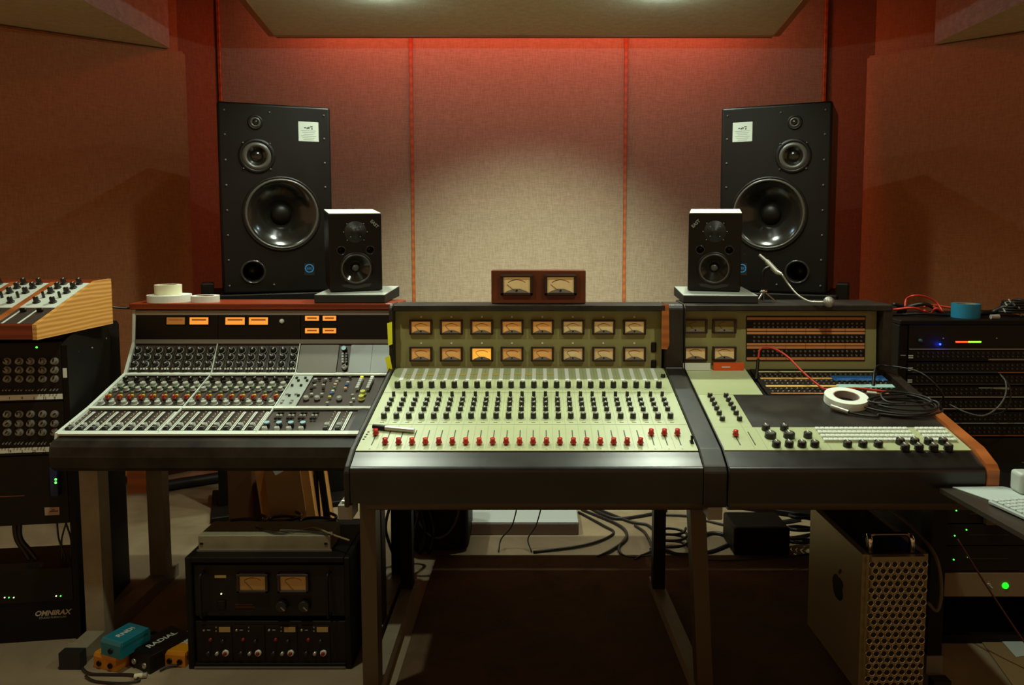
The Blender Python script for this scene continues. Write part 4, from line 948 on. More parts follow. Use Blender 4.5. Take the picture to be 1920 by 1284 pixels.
x, y = o(458, 1133); m = MB(); m.box((x, y, .0006), (.056, .0025, .001), OG); m.box((x+.003, y-.008, .0006), (.062, .0025, .001), OG); m.build('printed_line', mat('dull_red_print', '#5e2412', .5), t)
for u in (385, 620):
    x, ya = o(u, 1150); _, yb = o(u, 1072); MB().tube([OG @ Vector((x, ya, 0)), OG @ Vector((x, ya+.004, .028)), OG @ Vector((x, (ya+yb)/2, .030)), OG @ Vector((x, yb-.004, .028)), OG @ Vector((x, yb, 0))], .005, 8).build('handle', BLACK, t)
t = ounit('module_frame', 'black unit with four identical knob modules, lower one in the floor case', 1168, 1247)
for k in range(4):
    du = 61*k; x, y = o(378+du, 1172); x2_, y2_ = o(437+du, 1243)
    f = MB().span((x, y2_, 0), (x2_, y, .003), OG, .0006).build('module', DARK, t)
    MB().lathe([(.004, .003), (.0035, .007), (0, .007)], OG @ T(*o(383.5+du, 1180), 0), 10).build('toggle_switch', SILVER, f)
    x, y = o(391+du, 1180); m = MB(); m.box((x+.002, y, .0034), (.010, .003, .0006), OG); m.box((o(406+du, 1175)[0], o(0, 1175)[1], .0034), (.004, .004, .0006), OG); m.box((o(406+du, 1182)[0], o(0, 1182)[1], .0034), (.004, .004, .0006), OG); m.build('printed_mark', PRINT, f)
    if k != 1:
        x, y = o(422+du, 1179); MB().box((x, y, .0036), (.036, .017, .001), OG).build('tape_label', mat('tan_label', '#a8905c', .6), f)
    MB().lathe([(.0055, .003), (.005, .009), (0, .009)], OG @ T(*o(396+du, 1197.5), 0), 12).build('red_button', mat('dark_red_button', '#7a1c12', .4), f)
    for u, mt, r in ((392, PLASTIC, .0075), (408.5, SILVER, .006), (419, PLASTIC, .006)):
        v = 1223 if u != 419 else 1200; MB().lathe([(r, .003), (r*.9, .012), (0, .012)], OG @ T(*o(u+du, v), 0), 12).build('knob', mt, f)
    MB().lathe([(.0105, .003), (.0095, .008), (.006, .008)], OG @ T(*o(424+du, 1222.5), 0), 16).lathe([(.006, .008), (.0055, .013), (0, .013)], OG @ T(*o(424+du, 1222.5), 0), 14, 1).build('red_knob', [WHITE, mat('dark_red_button', '#7a1c12', .4)], f)
a = atZ(372, 1033, zt); b = atZ(620, 1033, zt); h = atY(372, 1004, a.y).z-zt
sb = thing('power_supply', 'slim grey metal rack box lying on top of the floor case', 'device', ((a.x+b.x)/2, a.y+.05, zt))
MB().span((a.x, a.y, zt), (b.x, a.y+.12, zt+h), bev=.002).build('chassis', mat('dull_grey_metal', '#8a8468', .5, color2='#7a745a', scale=15), sb)
m = MB(); m.span((a.x-.004, a.y-.003, zt), (b.x+.004, a.y, zt+.006)); m.build('front_lip', ALU, sb)
for u in (378, 611): p = atY(u, 1019, a.y); MB().box((p.x, a.y-.001, p.z), (.010, .003, .006)).build('screw_slot', BLACK, sb)
for (ps, lb) in (([(480, 990), (520, 1000), (560, 996), (600, 1000), (625, 1005)], 'thin black cord lying on the slim grey metal box'), ([(525, 995), (560, 994), (590, 990), (620, 1002), (655, 1014)], 'thin beige cord lying on the slim grey metal box')):
    P = [atZ(u, v, zt+h+.004) for u, v in ps]; P = [Vector((p.x, min(p.y, a.y+.13), p.z+.002)) for p in P]
    tag(MB().tube(P, .003, 6).build('thin_cable', CABLE if 'black' in lb else mat('beige_cord', '#8a7650', .5)), lb, 'cable')

# ================================================================= small boxes on the floor at the left
def dibox(u, v, z0, sz, rot, mt, label, txt=None, tcol=None, plugs=1, name='direct_box', group='small metal boxes on the floor'):
    p = atZ(u, v, z0) if z0 < .5 else None
    t = thing(name, label, 'direct box', (p.x, p.y, z0), rot, group); Bm = W[t]; w_, d_, h_ = sz
    MB().prism([(-w_/2, 0, 0.001), (-w_/2, 0, h_*.8), (-w_/2, .004, h_), (-w_/2, d_-.004, h_), (-w_/2, d_, h_*.8), (-w_/2, d_, 0.001)], (w_, 0, 0), Bm).build('case', mt, t)
    MB().span((-w_/2-.002, .006, h_*.72), (w_/2+.002, d_-.006, h_+.002), Bm, .002).build('lid', mt, t)
    for k in range(plugs):
        x = (-w_*.25 if plugs > 1 else 0)+k*w_*.5
        MB().lathe([(.009, 0), (.009, .004), (.006, .004), (.006, .001), (0, .001)], Bm @ T(x, 0, h_*.38) @ RX(rad(90)), 16).build('socket', BLACK if mt is not BLACK else SILVER, t)
    if txt: MB().text(txt, tcol[1], Bm @ T(0, d_*.5, h_+.003) @ RZ(rad(90)), 0, .0004, bold=.0005).build('lettering', tcol[0], t)
    return t
YB = mat('yellow_orange_enamel', '#c9820e', .4); TB = mat('teal_enamel', '#14707e', .35, coat=.2)
LW = mat('white_print', '#c8cabc', .5)
dibox(197, 1256, 0, (.092, .115, .048), -rad(18), YB, 'yellow-orange metal box under the teal one', plugs=2)
p = atZ(197, 1256, 0)
dibox(208, 1232, .051, (.086, .11, .052), -rad(22), TB, 'teal blue metal box stacked on a yellow-orange one', 'RNDI', (LW, .026))
dibox(262, 1256, 0, (.105, .16, .058), -rad(28), BLACK, 'long black metal box with white lettering, between the two yellow-orange ones', 'RADIAL', (LW, .030), plugs=2)
dibox(328, 1250, 0, (.072, .13, .048), -rad(8), YB, 'yellow-orange metal box beside the floor case', 'J48', (LW, .026), plugs=2)
def floor_cable(uv, r, label, mt=CABLE, z=.006, name='floor_cable', group=None):
    P = [atZ(u, v, z)+Vector((0, 0, r*.4*(i % 2))) for i, (u, v) in enumerate(uv)]
    for p in P: p.z = max(p.z, r)
    return tag(MB().tube(P, r, 6).build(name, mt), label, 'cable', group)
floor_cable([(150, 1246), (165, 1262), (200, 1264), (250, 1266), (262, 1276)], .004, 'black cable curling in front of the yellow-orange box under the teal one')
floor_cable([(262, 1276), (230, 1281), (180, 1277), (160, 1268)], .0035, 'second black cable loop nearest the bottom edge, by the small boxes')
floor_cable([(300, 1257), (315, 1250), (335, 1247)], .0035, 'short black cable running into the right yellow-orange box')
floor_cable([(225, 1200), (260, 1190), (300, 1196), (330, 1190)], .005, 'black cable lying behind the long black metal box')
floor_cable([(240, 1180), (265, 1200), (290, 1185), (310, 1205)], .004, 'black cable tangled behind the small metal boxes')
lp = thing('cable_plug', 'cream coloured cable plug on the floor in front of the long black box', 'plug', tuple(atZ(265, 1268, 0)))
a = atZ(252, 1268, .009); b = atZ(268, 1266, .009); MB().cyl(a, b, .008, .008, 12).build('sleeve', TAPEC, lp); MB().cyl(b, b+(b-a)*.5, .0085, .009, 12).build('tip', SILVER, lp)
# ================================================================= right patch rack
PX0 = atY(1700, 700, 2.90).x; PY = 2.90; PF = slope(PY, 0, PY, 1); PW = .52
pr = thing('patch_rack', 'tall black equipment rack full of patch panels at the right edge', 'rack', (PX0+PW/2, PY+.2, 0))
PT = 1.052
for x in (PX0-.035, PX0+PW): MB().span((x, PY-.0, 0), (x+.035, PY+.35, PT-.018), bev=.003).build('side_panel', BLACKM, pr)
MB().span((PX0-.035, PY-.005, PT-.018), (PX0+PW+.035, PY+.35, PT), bev=.003).build('top_panel', BLACKM, pr)
MB().span((PX0, PY+.33, 0), (PX0+PW, PY+.35, PT-.018)).build('back_panel', BLACKM, pr)
MB().span((PX0, PY, 0), (PX0+PW, PY+.32, .30)).build('lower_panel', BLACKM, pr)
pq = lambda u, v: onplane(PF, u, v)
m = MB()
for v in (666, 690, 714, 738, 763, 787): x, y = pq(1690, v); m.box((PX0-.017, y, .001), (.020, .0035, .002), PF)
m.build('rack_number_mark', PRINT, pr)['kind'] = 'stuff'
def punit(name, label, v0, v1, cat='patch panel', mt=DARK):
    ya = pq(1750, v1)[1]; yb = pq(1750, v0)[1]
    t = thing(name, label, cat, (PX0+PW/2, PY+.1, ya), 0, 'units in the right rack')
    MB().span((PX0+.002, ya+.0006, -.2), (PX0+PW-.002, yb-.0006, .002), PF, .0008).build('chassis', mt, t); return t, ya, yb
t, ya, yb = punit('effects_unit', 'black unit with a red and green level bar, topmost in the right rack', 609, 655, 'rack unit')
xa, y = pq(1791, 640.5); xb, _ = pq(1839, 640.5); n = 10
m = MB()
for i in range(n): m.span((xa+(xb-xa)*i/n, y-.003, .002), (xa+(xb-xa)*(i+1)/n-.0006, y+.003, .004), PF, 0, 0 if i < 5 else 1)
m.build('level_bar', [LEDR, glow('lime_led', '#8dff3a', 1.6)], t)
x, y = pq(1762, 645); m = MB(); m.lathe([(.004, .002), (.004, .004), (0, .0045)], PF @ T(x, y, 0), 10); m.build('blue_led', glow('blue_led', '#1640ff', 6), t)
light('blue_led_glow', 'POINT', tuple(PF @ Vector((x, y-.002, .02))), .035, '#1a3cff', shadow_soft_size=.004)
x, y = pq(1724, 638); MB().lathe([(.008, .002), (.007, .012), (0, .012)], PF @ T(x, y, 0), 14).build('knob', mat('dull_teal_knob', '#3c5a58', .5), t)
for u in (1768, 1868): MB().lathe([(.003, .002), (.002, .005), (0, .005)], PF @ T(*pq(u, 634), 0), 8).build('screw', SILVER, t)
xa, y = pq(1702, 655); MB().span((PX0+.004, y-.0005, .002), (PX0+PW-.003, y+.004, .006), PF).build('bright_edge', ALU, t)
pj = MB().lathe([(.0044, 0), (.0044, .003), (.0026, .0035), (.0022, .001), (0, .001)], None, 8).mesh('jack_socket', mat('dark_jack_metal', '#4e4a42', .35, metal=.8))
TEAL = mat('dull_teal_strip', '#31474a', .6); ORS = mat('orange_strip', '#a8562a', .6); CRS = mat('cream_strip', '#a89c74', .6)
specs = [(656, 677, ((675, DARK, 0, 1), (673.5, PRINT, .62, 1), (678, ORS, .62, 1)), 'black patch panel with white and orange strip, second from top in the right rack'),
         (679, 700, ((697.5, TEAL, 0, .7), (698, ORS, .7, 1)), 'black patch panel with dull teal and orange strip in the right rack'),
         (702, 722, ((720, MODULE, 0, 1),), 'black patch panel with brown strip, above the silver plug in the right rack'),
         (724, 746, ((727, PRINT, .55, .72), (744, CRS, 0, 1)), 'black patch panel with cream lower strip in the right rack'),
         (748, 770, ((766, CRS, .1, 1),), 'black patch panel with yellowish strip, above the silver edge in the right rack'),
         (772, 795, ((793, PRINT, 0, 1),), 'black patch panel with silver lower edge in the right rack'),
         (797, 819, ((816, ORS, 0, 1),), 'black patch panel with thin orange lower strip, lowest in the right rack')]
for v0, v1, ss, lb in specs:
    t, ya, yb = punit('patchbay_unit', lb, v0, v1, mt=BLACK)
    for j, (v, mt, f0, f1) in enumerate(ss):
        y = min(max(pq(1750, v)[1], ya+.003), yb-.003); o_ = MB().span((PX0+.02+(PW-.04)*f0, y-.0018, .002), (PX0+.02+(PW-.04)*f1, y+.0018, .0032), PF).build('label_strip', mt, t)
    x = PX0+.012; MB().box((x, (ya+yb)/2-.008, .003), (.018, .004, .002), PF).box((x, (ya+yb)/2, .003), (.018, .004, .002), PF).build('white_tab', WHITE, t)
    for yy in (ya+(yb-ya)*.42, ya+(yb-ya)*.75):
        for x in lin(PX0+.04, PX0+PW-.03, 24): put(pj, 'jack_socket', t, PF @ T(x, yy, .002))
t, ya, yb = punit('blank_panel', 'plain black unit with thin silver lower edge, at the bottom of the right rack', 821, 868, 'rack unit')
MB().span((PX0+.01, ya+.002, .002), (PX0+PW-.01, ya+.0045, .004), PF).build('bright_edge', ALU, t)
t, ya, yb = punit('blank_panel', 'plain black unit below the silver edge in the right rack', 870, 905, 'rack unit')
P = [PF @ Vector((*pq(u, v), w_)) for u, v, w_ in ((1872, 700, .01), (1871, 712, .05), (1862, 735, .075), (1845, 757, .08), (1820, 770, .08), (1795, 766, .06), (1775, 756, .02))]
rc1 = thing('patch_cable', 'dark grey patch cable hanging in a wide loop on the right rack', 'cable', tuple(P[0]), 0, 'patch cables on the right rack'); MB().tube(P, .0035, 7).build('cord', CABLEG, rc1)
P = [PF @ Vector((*pq(u, v), w_)) for u, v, w_ in ((1876, 702, .01), (1878, 720, .05), (1876, 745, .06), (1868, 765, .05), (1850, 778, .01))]
rc1 = thing('patch_cable', 'thin dark patch cable hanging in a narrow loop, right of the wide loop', 'cable', tuple(P[0]), 0, 'patch cables on the right rack'); MB().tube(P, .0028, 7).build('cord', CABLE, rc1)
a = PF @ Vector((*pq(1860, 727), .006)); b = PF @ Vector((*pq(1889, 727), .010)); tag(MB().cyl(a, b, .004, .006, 10).build('cable_plug', SILVER), 'silver plug sticking sideways on the right rack', 'plug')
# on top of the patch rack
c = atY(1810, 600, PY+.10); roll('tape_roll', (c.x, PY+.10, PT), .053, .038, .056, mat('blue_teal_tape', '#15789a', .6), 'blue tape roll standing on top of the right rack')
def topcable(uvh, r, label, mt=CABLE, group='cables on top of the right rack', Y=PY+.13, name='loose_cable'):
    P = []
    for i, (u, v) in enumerate(uvh): q = atY(u, v, Y+.02*math.sin(i*2.1)); q.z = max(q.z, PT+r); P.append(q)
    return tag(MB().tube(P, r, 7).build(name, mt), label, 'cable', group)
topcable([(1655, 583), (1680, 580), (1712, 577), (1735, 585)], .005, 'straight red cable at the left end on top of the right rack', REDCABLE)
topcable([(1697, 575), (1700, 560), (1715, 554), (1735, 556), (1755, 566), (1768, 584)], .004, 'red cable arching on top of the right rack', REDCABLE)
topcable([(1733, 575), (1750, 572), (1790, 578), (1800, 580)], .0045, 'red cable running behind the blue tape roll', REDCABLE, Y=PY+.2)
topcable([(1733, 582), (1745, 588), (1755, 578), (1768, 586), (1750, 574)], .005, 'knotted red cable ends left of the blue tape roll', REDCABLE)
topcable([(1660, 590), (1690, 596), (1730, 588), (1780, 594), (1790, 590)], .006, 'black cable along the front of the top of the right rack')
topcable([(1675, 570), (1700, 575), (1735, 570), (1765, 590)], .008, 'thick black cable under the red arch on the right rack', Y=PY+.18)
topcable([(1835, 590), (1860, 588), (1885, 575), (1900, 566)], .012, 'thick black cable bundle right of the blue tape roll', Y=PY+.16)
p = atY(1687, 572, PY+.22); tag(MB().cyl((p.x-.02, PY+.22, PT+.022), (p.x+.02, PY+.22, PT+.022), .022, .022, 16).build('connector', RUBBER), 'black round connector at the left end on top of the right rack', 'connector')
m = MB(); pts = []
for k in range(60):
    a = k*.55; q = atY(1902, 578, PY+.15); pts.append((q.x+(.062-.0004*k)*math.cos(a), PY+.15+.04*math.sin(a), PT+.012+.0009*k))
tag(m.tube(pts, .006, 6, sub=3).build('coiled_cable', CABLE), 'heap of coiled black cable at the right end of the rack top', 'cable', 'cables on top of the right rack')
for i, (u, v) in enumerate(((1889, 572), (1896, 566), (1903, 572), (1912, 577), (1916, 590), (1886, 584))):
    q = atY(u, v, PY+.10); tag(MB().cyl((q.x, q.y, q.z-.004), (q.x+.003, q.y+.02, q.z+.008), .004, .004, 8).build('connector', SILVER), 'small silver connector in the black cable heap on the right rack', 'connector', 'silver connectors in the cable heap')
q = atY(1866, 597, PY+.03); tag(MB().cyl((q.x-.018, PY+.03, PT+.010), (q.x+.014, PY+.03, PT+.010), .009, .010, 14).build('clear_cap', mat('milky_plastic', '#a89a90', .3)), 'milky plastic cap lying right of the blue tape roll', 'cap')

# ================================================================= lower right rack, computer tower, side desk
LY = 2.42; LF = slope(LY, 0, LY, 1); lq = lambda u, v: onplane(LF, u, v)
lx0 = lq(1758, 1000)[0]; lz = lq(1800, 940)[1]
lrk = thing('low_rack', 'low black rack under the right end of the desk, beside the computer tower', 'rack', (lx0+.26, LY+.2, 0))
for x in (lx0-.015, lx0+.50): MB().span((x, LY, 0), (x+.015, LY+.38, lz)).build('side_panel', BLACKM, lrk)
MB().span((lx0-.015, LY, lz), (lx0+.515, LY+.38, lz+.015)).build('top_panel', BLACKM, lrk); MB().span((lx0, LY+.36, 0), (lx0+.5, LY+.38, lz)).build('back_panel', BLACKM, lrk)
MB().span((lx0, LY+.02, 0), (lx0+.5, LY+.36, .03)).build('base_panel', BLACKM, lrk)
prev = None
for v0, v1, lb, leds in ((945, 981, 'black unit with yellow sticker, topmost in the low rack', ((1793, 957),)), (983, 1022, 'black unit with one green light, second in the low rack', ((1790, 1004), (1812, 993))), (1024, 1070, 'black unit with two green lights, third in the low rack', ((1788, 1049), (1815, 1044)))):
    ya = lq(1800, v1)[1]; yb = lq(1800, v0)[1]
    t = thing('drive_unit', lb, 'rack unit', (lx0+.25, LY+.1, ya), 0, 'units in the low rack'); MB().span((lx0+.001, ya, -.3), (lx0+.499, min(yb, lz-.001), 0), LF, .001).build('chassis', DARK, t)
    for u, v in leds: MB().lathe([(.0025, 0), (.002, .002), (0, .0022)], LF @ T(*lq(u, v), 0), 8).build('led', LEDG, t)
    MB().box((lq(1855, 1000)[0], (ya+yb)/2, .0006), (.13, .0012, .001), LF).build('vent_line', PRINT if 0 else BRONZE, t)
    if v0 == 945:
        x, y = lq(1857, 972); MB().span((x-.024, y-.016, 0), (x+.024, y+.016, .02), LF, .002).build('plug_block', BRONZE, t); MB().box((x+.004, y+.006, .021), (.022, .008, .002), LF).build('yellow_sticker', YELLOW, t)
ya = lq(1800, 1118)[1]; yb = lq(1800, 1074)[1]
t = thing('power_unit', 'brownish grey metal unit with round green lit button and small switch', 'rack unit', (lx0+.25, LY+.1, ya), 0, 'units in the low rack')
MB().span((lx0+.001, ya, -.3), (lx0+.499, yb, .002), LF, .001).build('chassis', mat('brownish_grey_metal', '#8a765c', .5, metal=.2), t)
x, y = lq(1884, 1097); MB().lathe([(.011, .002), (.010, .006), (0, .007)], LF @ T(x, y, 0), 20).build('green_button', glow('green_button_light', '#18e022', 1.3), t)
x, y = lq(1853, 1095); MB().lathe([(.006, .002), (.006, .006), (.003, .006)], LF @ T(x, y, 0), 12).cyl((x, y, .004), (x+.004, y-.006, .018), .002, .003, 8, M=LF).build('toggle_switch', SILVER, t)
# computer tower
TA = rad(1.5); tw = thing('computer_tower', 'silver computer tower with round-holed front and black emblem on its side', 'computer', (1.03, 2.07, .0085), TA)
TBm = W[tw]; wd, ht0, ht1, dp = .192, .045, .462, .42
CASE = mat('champagne_silver_metal', '#9c8f6c', .38, metal=.55)
m = MB(); m.span((-wd/2, 0, ht0), (wd/2, dp, ht1), TBm)
bmesh.ops.bevel(m.bm, geom=[e for e in m.bm.edges if abs((e.verts[0].co-e.verts[1].co).z) > .2], offset=.018, segments=5, affect='EDGES')
o_ = m.build('body', CASE, tw)
m = MB(); TF = TBm @ T(0, 0, 0) @ RX(rad(90))
HOLE = mat('dark_hole', '#0c0a07', .5); HR = mat('hole_rim_metal', '#d0c6a6', .25, metal=.85)
hm = MB().lathe([(.0102, .0004), (.0098, .0020), (.0090, .0022), (.0078, .0006)], None, 14, 0).lathe([(.0078, .0006), (0, .0006)], None, 14, 1, False)
hm = hm.mesh('vent_hole', [HR, HOLE])
dk = MB().lathe([(.0088, .0004), (0, .0004)], None, 14, 0, False).mesh('x', [HOLE])
holes = []
r = 0; y = ht1-.022
while y > ht0+.012:
    n = 8 if r % 2 == 0 else 7
    for k in range(n): holes.append(TF @ T((k-(n-1)/2)*.0218, y, 0))
    y -= .0190; r += 1
def many_first(parent, name, mesh, ms, limit=100): many(parent, name, mesh, ms, limit)
many(tw, 'vent_hole', hm, holes)
for s in (-1, 1):
    MB().tube([TBm @ Vector((s*.062, .045, ht1-.01)), TBm @ Vector((s*.062, .045, ht1+.030)), TBm @ Vector((s*.060, .06, ht1+.042)), TBm @ Vector((s*.0, .062, ht1+.043))][:3], .0075, 10).build('handle_post', CHROME, tw)
for yy in (.055, dp-.055):
    MB().tube([TBm @ Vector(p) for p in ((-.064, yy, ht1-.002), (-.064, yy, ht1+.028), (-.056, yy, ht1+.040), (-.045, yy, ht1+.044), (.045, yy, ht1+.044), (.056, yy, ht1+.040), (.064, yy, ht1+.028), (.064, yy, ht1-.002))], .0065, 10, sub=3).build('handle', mat('bronze_chrome', '#8a7452', .2, metal=1), tw)
MB().span((-wd/2+.02, .02, ht1), (wd/2-.02, dp-.02, ht1+.002), TBm).build('top_plate', BLACK, tw)
for x in (-.064, .064):
    for yy in (.055, dp-.055): MB().cyl(TBm @ Vector((x, yy, 0)), TBm @ Vector((x, yy, ht0+.005)), .011, .010, 12).build('foot', CHROME, tw)
# emblem: bitten apple outline on the left side
E_ = TBm @ T(-wd/2-.0006, .17, .29) @ RZ(rad(-90)) @ RX(rad(90))
def apple(s):
    P = []
    for k in range(48):
        a = 2*math.pi*k/48; rr_ = 1-.13*abs(math.sin(a))**6*(1 if math.sin(a) > 0 else .35)-.10*math.exp(-((a-math.pi/2)/.22)**2)-.05*math.exp(-((a-3*math.pi/2)/.25)**2)
        x = rr_*math.cos(a)*(.92 if math.sin(a) < 0 else 1.0); y = rr_*math.sin(a)*1.02
        dx, dy = x-1.12, y-.12; d = math.hypot(dx, dy)
        if d < .42: x, y = 1.12+dx/d*.42, .12+dy/d*.42
        P.append((x*s, y*s, 0))
    return P
m = MB(); m.prism(apple(.040), (0, 0, .0012), E_)
m.prism([(.002, .044, 0), (.010, .047, 0), (.018, .056, 0), (.019, .066, 0), (.010, .062, 0), (.003, .054, 0)], (0, 0, .0012), E_); m.build('emblem', BLACK, tw)
cb = thing('computer_cable', 'grey cable hanging down beside the computer tower', 'cable', (1.17, 2.15, .3)); MB().tube([(1.150, 2.40, .49), (1.165, 2.25, .478), (1.185, 2.16, .43), (1.195, 2.14, .34), (1.18, 2.13, .28), (1.155, 2.14, .30)], .0055, 8).build('cord', mat('beige_grey_cord', '#5c5240', .5), cb)
# side desk with keyboard
sd = thing('side_desk', 'thin dark desk corner carrying the white keyboard at the right edge', 'desk', (1.55, 1.7, 0))
Z = .713; a = atZ(1762, 915, Z)
sx0 = a.x; sy1 = a.y
Q = [Vector((sx0, sy1, Z)), atZ(1915, 1000, Z), Vector((1.25, 1.2, Z)), Vector((1.95, 1.2, Z)), Vector((1.95, sy1-.015, Z))]
Q[2] = Q[0]+(Q[1]-Q[0])*2.2
sd_top = MB(); sd_top.prism([(q.x, q.y, Z-.012) for q in Q], (0, 0, .012)); sd_top.build('top', mat('dark_laminate', '#3a332b', .35), sd)
for x, y in ((1.90, 1.25), (1.90, 1.90)): MB().span((x-.02, y-.02, 0), (x+.02, y+.02, Z-.013)).build('leg', BLACK, sd)
MB().span((1.55, 1.87, 0), (1.58, 1.92, Z-.013)).build('leg', BLACK, sd)
P = [atZ(u, v, Z+.001) for u, v in ((1786, 914), (1880, 913), (1903, 918), (1935, 932), (1960, 960), (1920, 955), (1863, 941))]
tag(MB().prism(P, (0, 0, .002)).build('paper_sheet', mat('pale_blue_white_paper', '#b9c4be', .7)), 'white sheet of paper on the thin dark desk behind the keyboard', 'paper')
kb = thing('computer_keyboard', 'white keyboard on the thin dark desk at the right edge', 'keyboard', tuple(atZ(1900, 960, Z)))
A0 = atZ(1852, 944, Z+.003); A1 = atZ(1925, 977, Z+.003); dy = (A1-A0); dy.z = 0; L_ = dy.length
ux = Vector((-dy.y, dy.x, 0)).normalized(); uy = -dy.normalized()      # across to the right, back along the edge
KM = Matrix.Identity(4); KM.col[0] = (*ux, 0) if ux.x > 0 else (*(-ux), 0); KM.col[1] = (*uy, 0); KM.col[3] = (*A0, 1)
MB().span((0, -.125, 0), (.42, 0, .009), KM, .002).build('base', mat('pale_keyboard_base', '#a9b3ae', .5), kb)
kc = MB().box((0, 0, .011), (.0155, .0155, .005), None, .001).mesh('key_cap', mat('keyboard_white', '#c2cbc6', .5))
many(kb, 'key_cap', kc, [KM @ T(.014+.0185*i, -.013-.0185*j, 0) for i in range(22) for j in range(6)], 100)
wdv = thing('telephone', 'white rounded plastic device at the right edge, behind the paper', 'device', (1.40, 1.92, .713))
p = atY(1896, 905, 1.93); m = MB(); m.span((p.x, 1.89, .7155), (p.x+.20, 1.94, .773), None, .010, 0, 3); m.build('case', mat('pale_grey_plastic_case', '#b9c2b8', .4), wdv)
MB().box((p.x+.055, 1.915, .774), (.05, .012, .002)).build('slot', BLACK, wdv)

# ================================================================= things on the floor behind the desks
wb = thing('low_white_box', 'low pale box on the floor seen under the middle desk', 'box', tuple(atZ(1000, 1003, 0)))
a = atZ(925, 1003, 0); b = atZ(1085, 1003, 0)
MB().span((a.x-.12, a.y, 0), (b.x, a.y+.32, .055), bev=.003).build('body', mat('brown_grey_side', '#6f5a4c', .6), wb); MB().span((a.x-.118, a.y+.002, .055), (b.x-.002, a.y+.318, .060)).build('top_sheet', mat('pale_blue_grey_sheet', '#aab2ae', .5), wb)
for i, (us, lb) in enumerate((([(972, 940), (960, 985), (940, 1010), (935, 1035)], 'thin dark cord hanging over the low pale box, left one'), ([(1018, 940), (1005, 985), (990, 1010), (997, 1035)], 'thin dark cord hanging over the low pale box, right one'))):
    P = [atY(us[0][0], us[0][1], 3.2), atY(us[1][0], us[1][1], 3.22), atY(us[2][0], us[2][1], 3.2), atZ(*us[3], .004)]
    tag(MB().tube(P, .003, 6).build('thin_cable', CABLE), lb, 'cable', 'cords over the low pale box')
bb = thing('black_gear_bag', 'large black upright bag with rounded flap on the floor under the middle desk', 'bag', tuple(atZ(820, 1030, 0)))
a = atZ(764, 1036, 0); b = atZ(878, 1036, 0)
m = MB(); m.span((a.x, a.y, 0), (b.x, a.y+.25, .42), None, .03, 0, 3); m.build('body', BLACKM, bb)
pts = [((a.x+b.x)/2+.10*math.cos(t_), a.y-.004, .26+.19*math.sin(t_)) for t_ in lin(math.pi, 2*math.pi, 14)]
MB().tube(pts, .006, 6).build('piping', CABLEG, bb)
for s_, (u, v) in enumerate(((790, 1035), (806, 1035))): q = atZ(u, v, 0); MB().tube([(q.x, q.y-.03, .006), (q.x+.02, q.y-.02, .10), (q.x+.0, q.y-.012, .2)], .009, 6).build('strap', RUBBER, bb)
# cardboard boxes behind the floor case
CARD = mat('brown_cardboard', '#c98a40', .8, color2='#b87a34', scale=6)
cbx = thing('cardboard_box', 'leaning open cardboard box on the floor behind the floor case', 'box', (-1.1, 3.3, 0))
a = atY(497, 973, 3.20)
Mx = T(a.x, 3.2, .03) @ RY(rad(-7))
MB().span((0, 0, 0), (.235, .012, .34), Mx).build('front_wall', CARD, cbx); MB().span((0, .012, 0), (.012, .25, .34), Mx).build('side_wall', CARD, cbx); MB().span((.223, .012, 0), (.235, .25, .34), Mx).build('side_wall', CARD, cbx)
MB().span((.0, .24, 0), (.235, .25, .34), Mx).build('back_wall', CARD, cbx)
MB().span((.045, -.012, .12), (.20, -.001, .33), Mx).build('inner_flap', mat('darker_cardboard', '#8a5c2a', .8), cbx)
MB().span((0.0, .0, -.028), (.235, .25, 0), Mx).build('bottom_wall', CARD, cbx)
tag(MB().span((a.x-.17, 3.22, 0), (a.x-.06, 3.38, .42), bev=.004).build('brown_box', mat('dark_brown_card', '#6a4422', .8)), 'dark brown upright box left of the leaning cardboard box', 'box')
q = atY(530, 880, 3.17); tag(MB().prism([(q.x-.06, 3.165, q.z+.03), (q.x+.07, 3.165, q.z+.03), (q.x-.03, 3.165, q.z-.025)], (0, .003, 0)).build('paper_scrap', TAPEW), 'white paper corner sticking out above the leaning cardboard box', 'paper')
a = atZ(235, 905, 0)
tag(MB().span((-2.20, 3.90, 0), (-2.08, 3.92, .16)).build('wood_board', mat('orange_board', '#a0521e', .6, kind='wood', color2='#8a4416', scale=5)), 'orange wooden board leaning low by the left wall', 'board')
fs = thing('folding_stand', 'black folding stand behind the floor case, beside the leaning cardboard box', 'stand', (-1.0, 3.3, 0))
for (ua, va, ub, vb) in ((590, 860, 600, 975), (596, 860, 616, 990), (600, 860, 622, 990)):
    MB().cyl(atY(ua, va, 3.25), atZ(ub, vb+70, .01) if 0 else Vector((atY(ub, vb, 3.25).x, 3.25, .01)), .010, .010, 8).build('leg', BLACK, fs)
gp = thing('gear_pile', 'dark equipment case lying flat behind the floor case', 'case', (-1.1, 3.0, 0))
MB().span((-1.30, 2.78, 0), (-.66, 3.05, .20), bev=.01, seg=2).build('body', BLACKM, gp); MB().box((-.80, 2.775, .16), (.05, .008, .02)).build('latch', PRINT, gp)
for i, (x, y, s_) in enumerate(((-1.16, 2.88, .05), (-1.02, 2.92, .04), (-.88, 2.90, .045))):
    m = MB(); m.tube([(x+s_*1.6*math.cos(k*.8), y+s_*math.sin(k*.8), .212+.003*k) for k in range(18)], .006, 6, sub=4)
    tag(m.build('coiled_cable', CABLE), ['coil of black cable on the flat dark case, leftmost of three', 'coil of black cable on the flat dark case, middle of three', 'coil of black cable on the flat dark case, rightmost of three'][i], 'cable', 'cable coils on the flat case')
